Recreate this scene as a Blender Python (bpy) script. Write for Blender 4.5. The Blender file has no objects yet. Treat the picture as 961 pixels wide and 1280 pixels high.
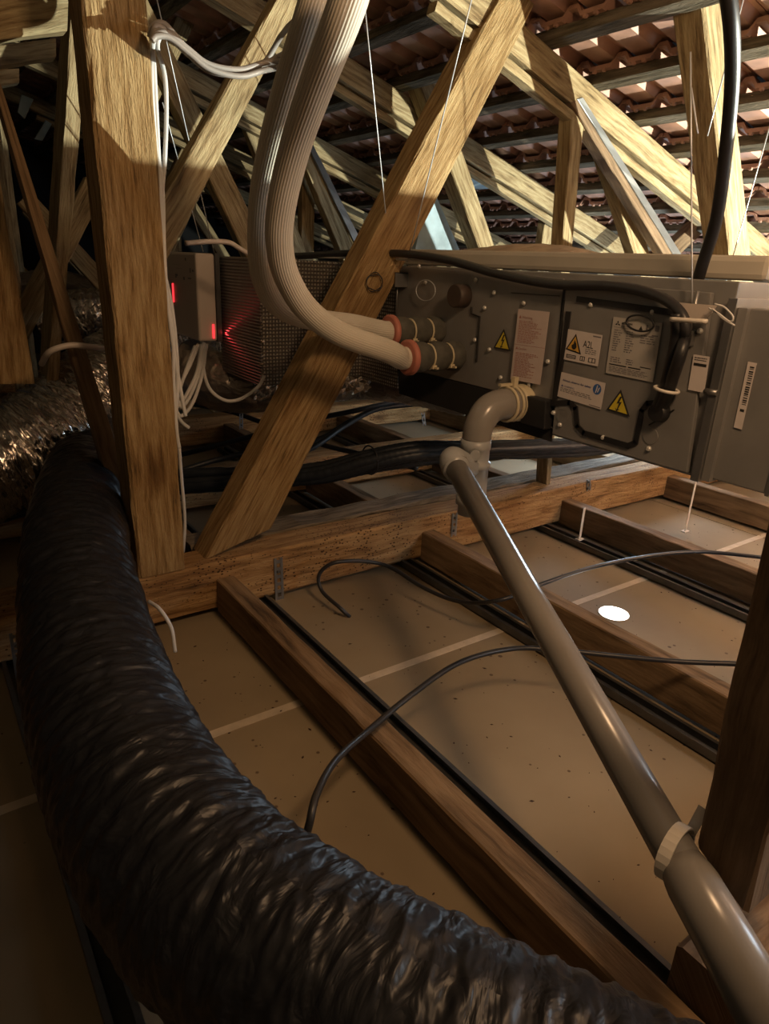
import bpy, math, random
from mathutils import Vector, Matrix, noise
random.seed(7)
S = bpy.context.scene
COL = S.collection

# ------------------------------------------------------------------ camera
FPX = 837.0; CX, CY = 480.5, 640.0
_dn = Vector((370-CX, -(2900-CY), -FPX)).normalized(); _up = -_dn
_y = Vector((-150-CX, -(300-CY), -FPX)); _y = (_y-_y.dot(_up)*_up).normalized()
_x = _y.cross(_up)
RW = Matrix((_x, _y, _up))                 # world = RW @ camera coordinates
EYE = Vector((0, 0, 1.0))
cam = bpy.data.cameras.new('camera'); co = bpy.data.objects.new('camera', cam); COL.objects.link(co)
cam.sensor_fit = 'VERTICAL'; cam.sensor_height = 36; cam.lens = FPX/1280*36
cam.clip_start = .02; cam.clip_end = 60
co.matrix_world = Matrix.Translation(EYE) @ RW.to_4x4()
S.camera = co
# world: a closed, unlit loft
w = bpy.data.worlds.new('world'); S.world = w; w.use_nodes = True
w.node_tree.nodes['Background'].inputs[0].default_value = (.5, .55, .62, 1)
w.node_tree.nodes['Background'].inputs[1].default_value = .015
S.view_settings.view_transform = 'Standard'; S.view_settings.look = 'None'
S.view_settings.gamma = 1; S.view_settings.use_curve_mapping = False
S.view_settings.exposure = 0.0
def lamp(name, typ, loc, target, power, color, size=.1, spot=None, blend=.2):
    l = bpy.data.lights.new(name, typ); o = bpy.data.objects.new(name, l); COL.objects.link(o)
    o.location = loc; o.rotation_euler = (Vector(target)-Vector(loc)).to_track_quat('-Z', 'Y').to_euler()
    l.energy = power; l.color = color
    if typ == 'AREA': l.size = size; l.shape = 'DISK'
    else: l.shadow_soft_size = size
    if spot: l.spot_size = math.radians(spot); l.spot_blend = blend
    return o
# bright work lamp above an added light-cutting board, to the right
lamp('work_lamp', 'POINT', (2.75, -.25, .907), (1.6, 2.3, 1.75), 600, (.97, 1, .84), .010)
# cool lamp behind the unit, over the plasterboard
lamp('inspection_lamp', 'POINT', (3.15, 2.15, .50), (3.1, 2.0, 0), 34, (.66, .84, 1), .12)
# added cool fill from the right, aimed across the plasterboard
lamp('cool_fill', 'AREA', (2.05, -.75, .85), (.6, .9, .25), 9, (.62, .82, 1), .5)
# added warm fill above the camera, in place of bounced light
lamp('warm_fill', 'AREA', (.74, .05, 1.68), (.9, 1.3, .35), 10.5, (1, .61, .32), .25)

# ------------------------------------------------------------------ pixel rays onto real planes
def ray(u, v): return RW @ Vector((u-CX, -(v-CY), -FPX))
def OX(u, v, X): d = ray(u, v); return EYE + d*(X/d.x)
def OY(u, v, Y): d = ray(u, v); return EYE + d*(Y/d.y)
def OZ(u, v, Z): d = ray(u, v); return EYE + d*((Z-1.0)/d.z)
def D(u, v, dep): return EYE + ray(u, v)*(dep/FPX)
def dep(p): return -(RW.transposed() @ (Vector(p)-EYE)).z

# ------------------------------------------------------------------ materials
def nt(name):
    m = bpy.data.materials.new(name); m.use_nodes = True
    n = m.node_tree; b = n.nodes['Principled BSDF']; return m, n, b
def N(n, t, **k):
    x = n.nodes.new(t)
    for a, v in k.items():
        if a in x.inputs: x.inputs[a].default_value = v
        else: setattr(x, a, v)
    return x
def ramp(n, stops):
    r = n.nodes.new('ShaderNodeValToRGB'); e = r.color_ramp.elements
    while len(e) < len(stops): e.new(.5)
    for q, (p, c) in zip(e, stops): q.position = p; q.color = (*c, 1)
    return r
def plain(name, col, rough=.6, metal=0, var=.15, scale=20, bump=.0, emit=None, coat=0):
    m, n, b = nt(name); L = n.links.new
    tc = N(n, 'ShaderNodeTexCoord'); no = N(n, 'ShaderNodeTexNoise', Scale=scale, Detail=6.0)
    L(tc.outputs['Object'], no.inputs['Vector'])
    r = ramp(n, [(.3, tuple(c*(1-var) for c in col)), (.7, tuple(min(1, c*(1+var)) for c in col))])
    L(no.outputs['Fac'], r.inputs[0]); L(r.outputs[0], b.inputs['Base Color'])
    b.inputs['Roughness'].default_value = rough; b.inputs['Metallic'].default_value = metal
    b.inputs['Coat Weight'].default_value = coat
    if bump:
        bp = N(n, 'ShaderNodeBump', Strength=bump, Distance=.004); L(no.outputs['Fac'], bp.inputs['Height']); L(bp.outputs[0], b.inputs['Normal'])
    if emit: b.inputs['Emission Color'].default_value = (*emit[0], 1); b.inputs['Emission Strength'].default_value = emit[1]
    return m
def wood(name, c0, c1, bump=.6, holes=0, fine=1.0, rough=.85, ridge=0):
    m, n, b = nt(name); L = n.links.new
    uv = N(n, 'ShaderNodeUVMap'); oi = N(n, 'ShaderNodeObjectInfo')
    off = N(n, 'ShaderNodeVectorMath', operation='MULTIPLY_ADD')
    cb = N(n, 'ShaderNodeCombineXYZ'); L(oi.outputs['Random'], cb.inputs[0]); L(oi.outputs['Random'], cb.inputs[1]); L(oi.outputs['Random'], cb.inputs[2])
    off.inputs[1].default_value = (13, 29, 7); L(cb.outputs[0], off.inputs[0]); L(uv.outputs[0], off.inputs[2])
    mp = N(n, 'ShaderNodeMapping'); mp.inputs['Scale'].default_value = (60*fine, 5*fine, 1); L(off.outputs[0], mp.inputs[0])
    warp = N(n, 'ShaderNodeTexNoise', Scale=3.5, Detail=3.0); L(off.outputs[0], warp.inputs['Vector'])
    add = N(n, 'ShaderNodeVectorMath', operation='MULTIPLY_ADD'); add.inputs[1].default_value = (2.2, 1, 0)
    L(warp.outputs['Color'], add.inputs[0]); L(mp.outputs[0], add.inputs[2])
    g = N(n, 'ShaderNodeTexNoise', Scale=1.0, Detail=6.0, Roughness=.62); L(add.outputs[0], g.inputs['Vector'])
    r = ramp(n, [(.28, tuple(c*.35 for c in c0)), (.43, c0), (.60, c1), (.80, tuple(min(1, c*1.2) for c in c1))])
    L(g.outputs['Fac'], r.inputs[0])
    # knots
    mk = N(n, 'ShaderNodeMapping'); mk.inputs['Scale'].default_value = (5.0, 2.2, 1); L(off.outputs[0], mk.inputs[0])
    vk = N(n, 'ShaderNodeTexVoronoi', Scale=1.0); L(mk.outputs[0], vk.inputs['Vector'])
    rk = ramp(n, [(.04, (.25, .2, .16)), (.10, (.6, .52, .45)), (.2, (1, 1, 1))]); L(vk.outputs['Distance'], rk.inputs[0])
    mx = N(n, 'ShaderNodeMix', data_type='RGBA', blend_type='MULTIPLY'); mx.inputs[0].default_value = .8
    L(r.outputs[0], mx.inputs[6]); L(rk.outputs[0], mx.inputs[7]); last = mx.outputs[2]
    # broad stains
    st = N(n, 'ShaderNodeTexNoise', Scale=4.0, Detail=5.0); L(off.outputs[0], st.inputs['Vector'])
    rs = ramp(n, [(.3, (.62, .55, .48)), (.6, (1, 1, 1))]); L(st.outputs['Fac'], rs.inputs[0])
    m2 = N(n, 'ShaderNodeMix', data_type='RGBA', blend_type='MULTIPLY'); m2.inputs[0].default_value = .7
    L(last, m2.inputs[6]); L(rs.outputs[0], m2.inputs[7]); last = m2.outputs[2]
    if holes:
        mh = N(n, 'ShaderNodeMapping'); mh.inputs['Scale'].default_value = (110, 70, 1); L(off.outputs[0], mh.inputs[0])
        vh = N(n, 'ShaderNodeTexVoronoi', Scale=1.0); L(mh.outputs[0], vh.inputs['Vector'])
        dn = N(n, 'ShaderNodeTexNoise', Scale=9.0, Detail=3.0); L(off.outputs[0], dn.inputs['Vector'])
        th = N(n, 'ShaderNodeMath', operation='MULTIPLY_ADD'); th.inputs[1].default_value = -.75; th.inputs[2].default_value = .33
        L(dn.outputs['Fac'], th.inputs[0])
        sb = N(n, 'ShaderNodeMath', operation='ADD'); L(vh.outputs['Distance'], sb.inputs[0]); L(th.outputs[0], sb.inputs[1])
        rh = ramp(n, [(.10, (.12, .07, .04)), (.16, (1, 1, 1))]); L(sb.outputs[0], rh.inputs[0])
        m3 = N(n, 'ShaderNodeMix', data_type='RGBA', blend_type='MULTIPLY'); m3.inputs[0].default_value = .9
        L(last, m3.inputs[6]); L(rh.outputs[0], m3.inputs[7]); last = m3.outputs[2]
    L(last, b.inputs['Base Color']); b.inputs['Roughness'].default_value = rough
    b.inputs['Specular IOR Level'].default_value = .25
    mb = N(n, 'ShaderNodeMapping'); mb.inputs['Scale'].default_value = (170*fine, 28*fine, 1); L(off.outputs[0], mb.inputs[0])
    nb = N(n, 'ShaderNodeTexNoise', Scale=1.0, Detail=4.0, Distortion=.4); L(mb.outputs[0], nb.inputs['Vector'])
    ad = N(n, 'ShaderNodeMath', operation='ADD'); L(nb.outputs['Fac'], ad.inputs[0]); L(g.outputs['Fac'], ad.inputs[1])
    bp = N(n, 'ShaderNodeBump', Strength=bump, Distance=.006); L(ad.outputs[0], bp.inputs['Height']); L(bp.outputs[0], b.inputs['Normal'])
    return m
M = {}
M['sawn'] = wood('rough_sawn_timber', (.29, .18, .075), (.42, .295, .145), 1.0, fine=1.5)
M['timber'] = wood('truss_timber', (.29, .21, .11), (.44, .35, .20), .6, fine=1.4)
M['plate'] = wood('wormy_timber', (.30, .17, .07), (.44, .28, .13), .8, holes=1)
M['weathered'] = wood('weathered_timber', (.15, .12, .085), (.27, .225, .165), 1.0, fine=1.2)
M['joist'] = wood('planed_joist', (.19, .125, .07), (.28, .19, .11), .25, fine=.7)
M['brown'] = wood('dark_brown_timber', (.17, .11, .065), (.25, .17, .105), .3)
M['batten'] = wood('grey_batten', (.10, .085, .06), (.19, .16, .12), .9)
M['tile'] = plain('clay_tile', (.44, .25, .185), .55, 0, .35, 9, .25)
M['galv'] = plain('galvanised_steel', (.30, .30, .30), .42, .85, .12, 14, .05)
M['galv2'] = plain('grey_sheet_steel', (.27, .265, .26), .45, .35, .12, 9, .05)
M['screwhead'] = plain('screw_head', (.62, .62, .60), .3, .3, .05)
M['dark_galv'] = plain('dull_steel_channel', (.13, .13, .13), .45, .7, .15, 30)
M['blackfoam'] = plain('black_foam', (.012, .012, .013), .9)
M['blackrub'] = plain('black_rubber', (.016, .016, .018), .42, 0, .1, 30)
M['blackcable'] = plain('black_cable', (.025, .025, .028), .38, 0, .1, 30)
M['conduit'] = plain('corrugated_conduit', (.016, .02, .026), .45, 0, .2, 30)
M['pvc'] = plain('grey_pvc', (.23, .215, .20), .25, 0, .07, 12, 0)
M['pvcl'] = plain('light_grey_pvc', (.33, .34, .35), .35, 0, .07, 12, 0)
M['whiteins'] = plain('white_pipe_insulation', (.50, .465, .40), .65, 0, .06, 12)
M['whitecable'] = plain('white_cable', (.62, .62, .62), .45, 0, .05, 20)
M['greycable'] = plain('grey_cable', (.30, .27, .25), .5, 0, .05, 20)
M['red'] = plain('salmon_rubber', (.42, .15, .11), .6)
M['foam'] = plain('grey_foam_wrap', (.075, .072, .06), .85, 0, .25, 40, .4)
M['tie'] = plain('cream_cable_tie', (.55, .48, .33), .45, 0, .05)
M['whitetie'] = plain('white_cable_tie', (.66, .62, .56), .4, 0, .05)
M['label'] = plain('label_paper', (.60, .55, .54), .55, 0, .03, 40)
M['ink'] = plain('black_ink', (.02, .02, .02), .6)
M['redink'] = plain('red_ink', (.38, .17, .14), .6)
M['greyink'] = plain('grey_ink', (.17, .16, .17), .6)
M['blueink'] = plain('blue_ink', (.04, .12, .35), .6)
M['navyink'] = plain('navy_ink', (.07, .09, .22), .6)
M['yellow'] = plain('warning_yellow', (.62, .50, .04), .5, 0, .04)
M['orange'] = plain('warning_orange', (.62, .36, .06), .5, 0, .04)
M['plastic'] = plain('pale_grey_plastic', (.50, .44, .40), .42, 0, .05, 5)
M['blueboard'] = plain('pale_blue_sheet', (.30, .40, .46), .6, 0, .25, 12, .2)
M['crumple'] = plain('crumpled_kraft_paper', (.42, .33, .24), .8, 0, .25, 14, .8)
M['thread'] = plain('thin_wire', (.55, .58, .62), .35, .3, .05)
M['tape'] = plain('joint_tape', (.52, .44, .34), .8, 0, .12, 30)
M['led'] = plain('lit_opal_disc', (1, 1, 1), .5, emit=((1, .97, .93), 9))
M['redled'] = plain('red_indicator', (.4, .02, .02), .3, emit=((1, .03, .04), 2.0))
M['dust'] = plain('debris', (.05, .025, .015), .9, 0, .4, 60)
M['brownpipe'] = plain('brown_plastic', (.055, .038, .03), .55)
# plasterboard
m, n, b = nt('brown_plasterboard'); L = n.links.new
tc = N(n, 'ShaderNodeTexCoord'); a1 = N(n, 'ShaderNodeTexNoise', Scale=2.2, Detail=6.0); L(tc.outputs['Object'], a1.inputs['Vector'])
r1 = ramp(n, [(.3, (.22, .17, .105)), (.7, (.32, .255, .165))]); L(a1.outputs['Fac'], r1.inputs[0])
v = N(n, 'ShaderNodeTexVoronoi', Scale=24.0); L(tc.outputs['Object'], v.inputs['Vector'])
n2 = N(n, 'ShaderNodeTexNoise', Scale=3.0, Detail=2.0); L(tc.outputs['Object'], n2.inputs['Vector'])
ma = N(n, 'ShaderNodeMath', operation='MULTIPLY_ADD'); ma.inputs[1].default_value = -.5; ma.inputs[2].default_value = .27; L(n2.outputs['Fac'], ma.inputs[0])
ms = N(n, 'ShaderNodeMath', operation='ADD'); L(v.outputs['Distance'], ms.inputs[0]); L(ma.outputs[0], ms.inputs[1])
r2 = ramp(n, [(.06, (.2, .12, .08)), (.10, (1, 1, 1))]); L(ms.outputs[0], r2.inputs[0])
mx = N(n, 'ShaderNodeMix', data_type='RGBA', blend_type='MULTIPLY'); mx.inputs[0].default_value = .8
L(r1.outputs[0], mx.inputs[6]); L(r2.outputs[0], mx.inputs[7]); L(mx.outputs[2], b.inputs['Base Color']); b.inputs['Roughness'].default_value = .8
M['board'] = m
def crinkle(name, col, rough, metal, s1, s2, strength, coat=0):
    m, n, b = nt(name); L = n.links.new
    uv = N(n, 'ShaderNodeUVMap'); mp = N(n, 'ShaderNodeMapping'); mp.inputs['Scale'].default_value = s1; L(uv.outputs[0], mp.inputs[0])
    a = N(n, 'ShaderNodeTexNoise', Scale=1.0, Detail=3.0, Distortion=1.2); L(mp.outputs[0], a.inputs['Vector'])
    v = N(n, 'ShaderNodeTexVoronoi', Scale=1.0, feature='DISTANCE_TO_EDGE'); mp2 = N(n, 'ShaderNodeMapping'); mp2.inputs['Scale'].default_value = s2
    L(uv.outputs[0], mp2.inputs[0]); wv = N(n, 'ShaderNodeVectorMath', operation='ADD'); L(mp2.outputs[0], wv.inputs[0]); L(a.outputs['Color'], wv.inputs[1]); L(wv.outputs[0], v.inputs['Vector'])
    ad = N(n, 'ShaderNodeMath', operation='ADD'); L(a.outputs['Fac'], ad.inputs[0]); L(v.outputs['Distance'], ad.inputs[1])
    bp = N(n, 'ShaderNodeBump', Strength=strength, Distance=.012); L(ad.outputs[0], bp.inputs['Height']); L(bp.outputs[0], b.inputs['Normal'])
    b.inputs['Base Color'].default_value = (*col, 1); b.inputs['Roughness'].default_value = rough; b.inputs['Metallic'].default_value = metal
    b.inputs['Coat Weight'].default_value = coat; b.inputs['Coat Roughness'].default_value = .25
    return m
M['blackduct'] = crinkle('black_duct_film', (.012, .013, .017), .42, .0, (9, 26, 1), (5, 16, 1), .45)
M['blackduct'].node_tree.nodes['Principled BSDF'].inputs['Specular IOR Level'].default_value = .36
M['foil'] = crinkle('crinkled_aluminium_foil', (.70, .66, .62), .24, 1, (14, 45, 1), (9, 30, 1), 1.0)
M['clearfoil'] = crinkle('thin_metallised_sleeve', (.36, .31, .27), .28, .8, (14, 14, 1), (9, 9, 1), .8)
# reinforced foil facing with a scrim grid
def scrim(name, nu, nv, hor):
    m, n, b = nt(name); L = n.links.new
    uv = N(n, 'ShaderNodeUVMap'); sp = N(n, 'ShaderNodeSeparateXYZ'); L(uv.outputs[0], sp.inputs[0])
    outs = []
    for k, f in ((0, nu), (1, nv)):
        mu = N(n, 'ShaderNodeMath', operation='MULTIPLY'); mu.inputs[1].default_value = f*6.2832; L(sp.outputs[k], mu.inputs[0])
        si = N(n, 'ShaderNodeMath', operation='SINE'); L(mu.outputs[0], si.inputs[0]); outs.append(si)
    mm = N(n, 'ShaderNodeMath', operation='MAXIMUM'); L(outs[0].outputs[0], mm.inputs[0]); L(outs[1].outputs[0], mm.inputs[1])
    no = N(n, 'ShaderNodeTexNoise', Scale=30.0, Detail=3.0); L(uv.outputs[0], no.inputs['Vector'])
    ad = N(n, 'ShaderNodeMath', operation='ADD'); L((outs[1] if hor else mm).outputs[0], ad.inputs[0]); L(no.outputs['Fac'], ad.inputs[1])
    bp = N(n, 'ShaderNodeBump', Strength=.9, Distance=.003); L(ad.outputs[0], bp.inputs['Height']); L(bp.outputs[0], b.inputs['Normal'])
    r = ramp(n, [(.35, (.62, .58, .52)), (.75, (.16, .14, .12))]) if not hor else ramp(n, [(.2, (.42, .38, .36)), (.8, (.26, .23, .22))])
    mr = N(n, 'ShaderNodeMapRange'); mr.inputs[1].default_value = -.6; mr.inputs[2].default_value = 1.0; L((outs[1] if hor else mm).outputs[0], mr.inputs[0])
    L(mr.outputs[0], r.inputs[0]); L(r.outputs[0], b.inputs['Base Color'])
    b.inputs['Metallic'].default_value = .75; b.inputs['Roughness'].default_value = .38
    return m
M['scrim'] = scrim('scrim_foil', 88, 88, False); M['scrimh'] = scrim('ribbed_foil', 100, 100, True)

# ------------------------------------------------------------------ mesh helpers
def link(name, verts, faces, mat, parent=None, uvs=None, smooth=False):
    me = bpy.data.meshes.new(name); me.from_pydata([tuple(v) for v in verts], [], faces)
    mats = mat if isinstance(mat, (list, tuple)) else [mat]
    for q in mats: me.materials.append(M[q] if isinstance(q, str) else q)
    if uvs is not None:
        l = me.uv_layers.new(name='UVMap'); l.data.foreach_set('uv', [c for f in uvs for p in f for c in p])
    if smooth: me.polygons.foreach_set('use_smooth', [True]*len(me.polygons))
    me.update()
    o = bpy.data.objects.new(name, me); COL.objects.link(o)
    if parent: o.parent = parent; o.matrix_parent_inverse = Matrix.Translation(-parent.location)
    return o
def tag(o, label=None, cat=None, group=None, kind=None):
    if label: o['label'] = label
    if cat: o['category'] = cat
    if group: o['group'] = group
    if kind: o['kind'] = kind
    return o
def thing(name, loc, label=None, cat=None, group=None, kind=None):
    e = bpy.data.objects.new(name, None); COL.objects.link(e); e.location = loc; e.empty_display_size = .05
    return tag(e, label, cat, group, kind)
class MB:
    def __init__(s): s.v = []; s.f = []; s.uv = []
    def quadprism(s, a, b, off=Vector((0, 0, 0))):
        """a, b: matching loops of points; closed solid between them"""
        n = len(a); k = len(s.v); s.v += list(a)+list(b)
        s.f.append(list(range(k, k+n))[::-1]); s.f.append(list(range(k+n, k+2*n)))
        for i in range(n): j = (i+1) % n; s.f.append([k+i, k+j, k+n+j, k+n+i])
        return s
    def box(s, x0, x1, y0, y1, z0, z1):
        a = [Vector(p) for p in ((x0, y0, z0), (x1, y0, z0), (x1, y1, z0), (x0, y1, z0))]
        return s.quadprism(a, [p+Vector((0, 0, z1-z0)) for p in a])
    def build(s, name, mat, parent=None, smooth=False, uvmode='box', bevel=0, scale=1):
        o = link(name, s.v, s.f, mat, parent, None, smooth); me = o.data
        l = me.uv_layers.new(name='UVMap'); lp = me.loops; vs = me.vertices
        for p in me.polygons:
            nn = p.normal; ax = max(range(3), key=lambda i: abs(nn[i])); iu, iv = [(1, 2), (0, 2), (0, 1)][ax]
            for li in p.loop_indices: c = vs[lp[li].vertex_index].co; l.data[li].uv = (c[iu]*scale, c[iv]*scale)
        if bevel:
            m = o.modifiers.new('bevel', 'BEVEL'); m.width = bevel; m.segments = 2; m.limit_method = 'ANGLE'
        fixn(me); return o
def fixn(me):
    import bmesh
    b = bmesh.new(); b.from_mesh(me); bmesh.ops.recalc_face_normals(b, faces=b.faces); b.to_mesh(me); b.free()
SEED = [0]
def beam(name, L0, R0, L1, R1, th, mat, parent=None, rag=.0015, label=None):
    """timber: front edges L0-L1 and R0-R1, thickness vector th; slightly ragged, chamfered"""
    L0, R0, L1, R1, th = map(Vector, (L0, R0, L1, R1, th)); SEED[0] += 1
    ln = ((L1+R1)/2-(L0+R0)/2).length; n = max(2, min(28, int(ln/.05))); V = []; F = []; U = []; rings = []
    tl = th.length
    for i in range(n+1):
        t = i/n; a = L0.lerp(L1, t); b = R0.lerp(R1, t); wd = (b-a); W = wd.length; wn = wd/W; tn = th/tl; c = .06*min(W, tl)
        base = [(a, (c, 0)), (a, (W-c, 0)), (a, (W, c)), (a, (W, tl-c)), (a, (W-c, tl)), (a, (c, tl)), (a, (0, tl-c)), (a, (0, c))]
        ring = []; per = 0; us = []; prev = None
        for j, (_, (p, q)) in enumerate(base):
            jit = noise.noise(Vector((t*ln*14, j*3.1, SEED[0]*5.7)))*rag*2+noise.noise(Vector((t*ln*60, j*3.1, SEED[0]*5.7)))*rag
            P = a+wn*(p+jit)+tn*(q+jit*.5); V.append(P)
            if prev is not None: per += math.hypot(p-prev[0], q-prev[1])
            us.append(per); prev = (p, q)
        rings.append(us+[per+c*1.4])
    for i in range(n):
        for j in range(8):
            k = (j+1) % 8; F.append([i*8+j, i*8+k, (i+1)*8+k, (i+1)*8+j])
            U.append([(rings[i][j], i/n*ln), (rings[i][j+1], i/n*ln), (rings[i+1][j+1], (i+1)/n*ln), (rings[i+1][j], (i+1)/n*ln)])
    F.append(list(range(8))[::-1]); U.append([(q*.3, q*.1) for q in range(8)])
    F.append([n*8+j for j in range(8)]); U.append([(q*.3, q*.1) for q in range(8)])
    o = link(name, V, F, mat, parent, U); fixn(o.data)
    if label: o['label'] = label
    return o
def pxbeam(name, Y, L0, R0, L1, R1, th, mat, parent=None, ext0=0, ext1=0, label=None):
    a, b, c, d = OY(*L0, Y), OY(*R0, Y), OY(*L1, Y), OY(*R1, Y)
    a2 = a-(c-a)*ext0; b2 = b-(d-b)*ext0; c2 = c+(c-a)*ext1; d2 = d+(d-b)*ext1
    return beam(name, a2, b2, c2, d2, (0, th, 0), mat, parent, label=label)
def xbeam(name, x0, x1, y, th, z0, z1, mat, parent=None, **k):    # along X
    return beam(name, (x0, y, z0), (x0, y, z1), (x1, y, z0), (x1, y, z1), (0, th, 0), mat, parent, **k)
def smoothpath(pts, n):
    P = [Vector(p[:3]) for p in pts]; R = [p[3] if len(p) > 3 else None for p in pts]
    P = [P[0]*2-P[1]]+P+[P[-1]*2-P[-2]]; R = [R[0]]+R+[R[-1]]; out = []
    for i in range(1, len(P)-2):
        for k in range(n):
            t = k/n; a, b, c, d = P[i-1:i+3]
            q = .5*((2*b)+(c-a)*t+(2*a-5*b+4*c-d)*t*t+(3*b-a-3*c+d)*t**3)
            out.append((q, None if R[i] is None else R[i]*(1-t)+R[i+1]*t))
    out.append((P[-2], R[-2])); return out
def tube(name, pts, rad, mat, parent=None, n=8, seg=10, fn=None, cap=True, straight=False, uvs=True):
    """pts: control points; fn(s, theta, r) -> r' for corrugation or wrinkles"""
    path = [(Vector(p[:3]), p[3] if len(p) > 3 else None) for p in pts] if straight else smoothpath(pts, n)
    Pn = [p for p, _ in path]; s = [0]
    for i in range(1, len(Pn)): s.append(s[-1]+(Pn[i]-Pn[i-1]).length)
    V = []; F = []; U = []; t0 = (Pn[1]-Pn[0]).normalized()
    up = Vector((0, 0, 1)) if abs(t0.z) < .9 else Vector((1, 0, 0)); nrm = (up-up.dot(t0)*t0).normalized()
    for i, p in enumerate(Pn):
        t = (Pn[min(i+1, len(Pn)-1)]-Pn[max(i-1, 0)]).normalized(); nrm = (nrm-nrm.dot(t)*t).normalized(); bn = t.cross(nrm)
        r = path[i][1] if path[i][1] is not None else rad
        for j in range(seg):
            a = 2*math.pi*j/seg; rr = fn(s[i], a, r) if fn else r
            V.append(p+(nrm*math.cos(a)+bn*math.sin(a))*rr)
    for i in range(len(Pn)-1):
        for j in range(seg):
            k = (j+1) % seg; F.append([i*seg+j, i*seg+k, (i+1)*seg+k, (i+1)*seg+j])
            u0, u1 = j/seg, (j+1)/seg; U.append([(u0, s[i]), (u1, s[i]), (u1, s[i+1]), (u0, s[i+1])])
    if cap:
        F.append(list(range(seg))[::-1]); U.append([(0, 0)]*seg); F.append([(len(Pn)-1)*seg+j for j in range(seg)]); U.append([(0, 0)]*seg)
    return link(name, V, F, mat, parent, U, True)
def cyl(name, p0, p1, r0, r1, mat, parent=None, seg=24, prof=None):
    p0, p1 = Vector(p0), Vector(p1)
    prof = prof or [(0, r0), (1, r1)]
    pts = [(*(p0.lerp(p1, t)), r) for t, r in prof]
    # duplicate rings for crisp edges
    o = tube(name, pts, r0, mat, parent, seg=seg, straight=True); o.data.polygons.foreach_set('use_smooth', [len(p.vertices) == 4 for p in o.data.polygons]); return o
def cord(name, pts, r, mat, label, cat='cable', group=None, parent=None, n=10, seg=8):
    o = tube(name, pts, r, mat, parent, n=n, seg=seg, fn=(lambda s, th, q: q*(1+.022*math.cos(th*33))) if seg > 100 else None)
    if not parent: tag(o, label, cat, group)
    return o

# ================================================================== SETTING
# plasterboard ceiling of the room below, seen from above
ceil = thing('ceiling', (0, 0, 0), kind='structure')
xs = [-3.2, -1.2, .8+0.02, 2.82, 4.82, 6.82]; ys = [-1.2, 1.2, 3.6, 6.0, 8.4]
for i in range(5):
    for j in range(4):
        MB().box(xs[i]+.002, xs[i+1]-.002, ys[j]+.002, ys[j+1]-.002, -.013, 0).build('plasterboard', 'board', ceil)
for y in ys[1:4]: MB().box(-3.2, 6.8, y-.012, y+.012, 0, .0012).build('joint_tape', 'tape', ceil)
# roof: battens and interlocking clay tiles
SL = .296; ANG = math.atan(SL); ca, sa = math.cos(ANG), math.sin(ANG)
def rz(x): return 1.7-SL*(x-1.69)
roof = thing('roof', (0, 0, 0), kind='structure')
BX = [.04+.25*k for k in range(0, 28)]
YA, YB = -.9, 7.6
for k, x in enumerate(BX):
    if x < .5: continue
    z = rz(x)
    d = Vector((ca, 0, -sa)); nn = Vector((sa, 0, ca)); p = Vector((x, YA, z)); 
    beam('batten', p, p+nn*.035, p+Vector((0, YB-YA, 0)), p+nn*.035+Vector((0, YB-YA, 0)), d*.05, 'batten', roof, rag=.002)
def tile_mesh():
    mb = MB(); prof = [(0, .026), (.016, .026), (.032, .0), (.112, .0), (.134, .026), (.150, .026)]; T = .010
    s0, s1 = 0, .292
    up = []; lo = []
    def P(y, n, s): return Vector((s, y, n+.022*s/.25))
    for (ya, na), (yb, nb) in zip(prof[:-1], prof[1:]):
        a = [P(ya, na, s0), P(yb, nb, s0), P(yb, nb, s1), P(ya, na, s1)]
        mb.quadprism(a, [q+Vector((0, 0, T)) for q in a])
    # thick rim at the head and two hanging lugs
    for (ya, na), (yb, nb) in zip(prof[:-1], prof[1:]):
        a = [P(ya, na-.006, -.012), P(yb, nb-.006, -.012), P(yb, nb-.006, .006), P(ya, na-.006, .006)]
        mb.quadprism(a, [q+Vector((0, 0, .014)) for q in a])
    for y in (.056, .094):
        mb.quadprism([P(y-.005, -.014, -.012), P(y+.005, -.014, -.012), P(y+.005, -.014, -.002), P(y-.005, -.014, -.002)],
                     [P(y-.006, .0, -.013), P(y+.006, .0, -.013), P(y+.006, .0, .0), P(y-.006, .0, .0)])
    # rib rails just below the lip
    return mb
TM = tile_mesh(); t0 = TM.build('roof_tile', 'tile', roof); 
TB = Vector((ca, 0, -sa)), Vector((0, 1, 0)), Vector((sa, 0, ca))
def tilemat(x, y):
    j = random.uniform(-.004, .004)
    o = Vector((x, y+j, rz(x)))+TB[2]*.040-TB[0]*.006
    R = Matrix((TB[0], TB[1], TB[2])).transposed().to_4x4(); return Matrix.Translation(o) @ R @ Matrix.Rotation(random.uniform(-.012, .012), 4, 'Z')
# the tiles that show largest from the camera first
def vis(x, y):
    p = RW.transposed() @ (Vector((x+.12, y+.07, rz(x)))-EYE)
    if p.z > -.2: return 1e9
    u = CX+p.x/-p.z*FPX; v = CY-p.y/-p.z*FPX
    if -30 < u < 1000 and -40 < v < 330: return -p.z
    return 1e8-p.z
cells = sorted([(vis(x, YA+.15*j), x, YA+.15*j) for x in BX for j in range(int((YB-YA)/.15))])
first = True; V = []; F = []
for i, (c, x, y) in enumerate(cells):
    mt = tilemat(x, y)
    if i < 298 and c < 1e7:
        o = t0 if first else t0.copy()
        if not first: COL.objects.link(o); o.parent = roof
        first = False; o.matrix_parent_inverse = Matrix.Identity(4); o.matrix_basis = mt
    else:
        k = len(V); V += [mt @ v for v in TM.v]; F += [[k+q for q in f] for f in TM.f]
o = link('roof_tile', V, F, 'tile', roof); fixn(o.data); o['kind'] = 'stuff'
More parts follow.
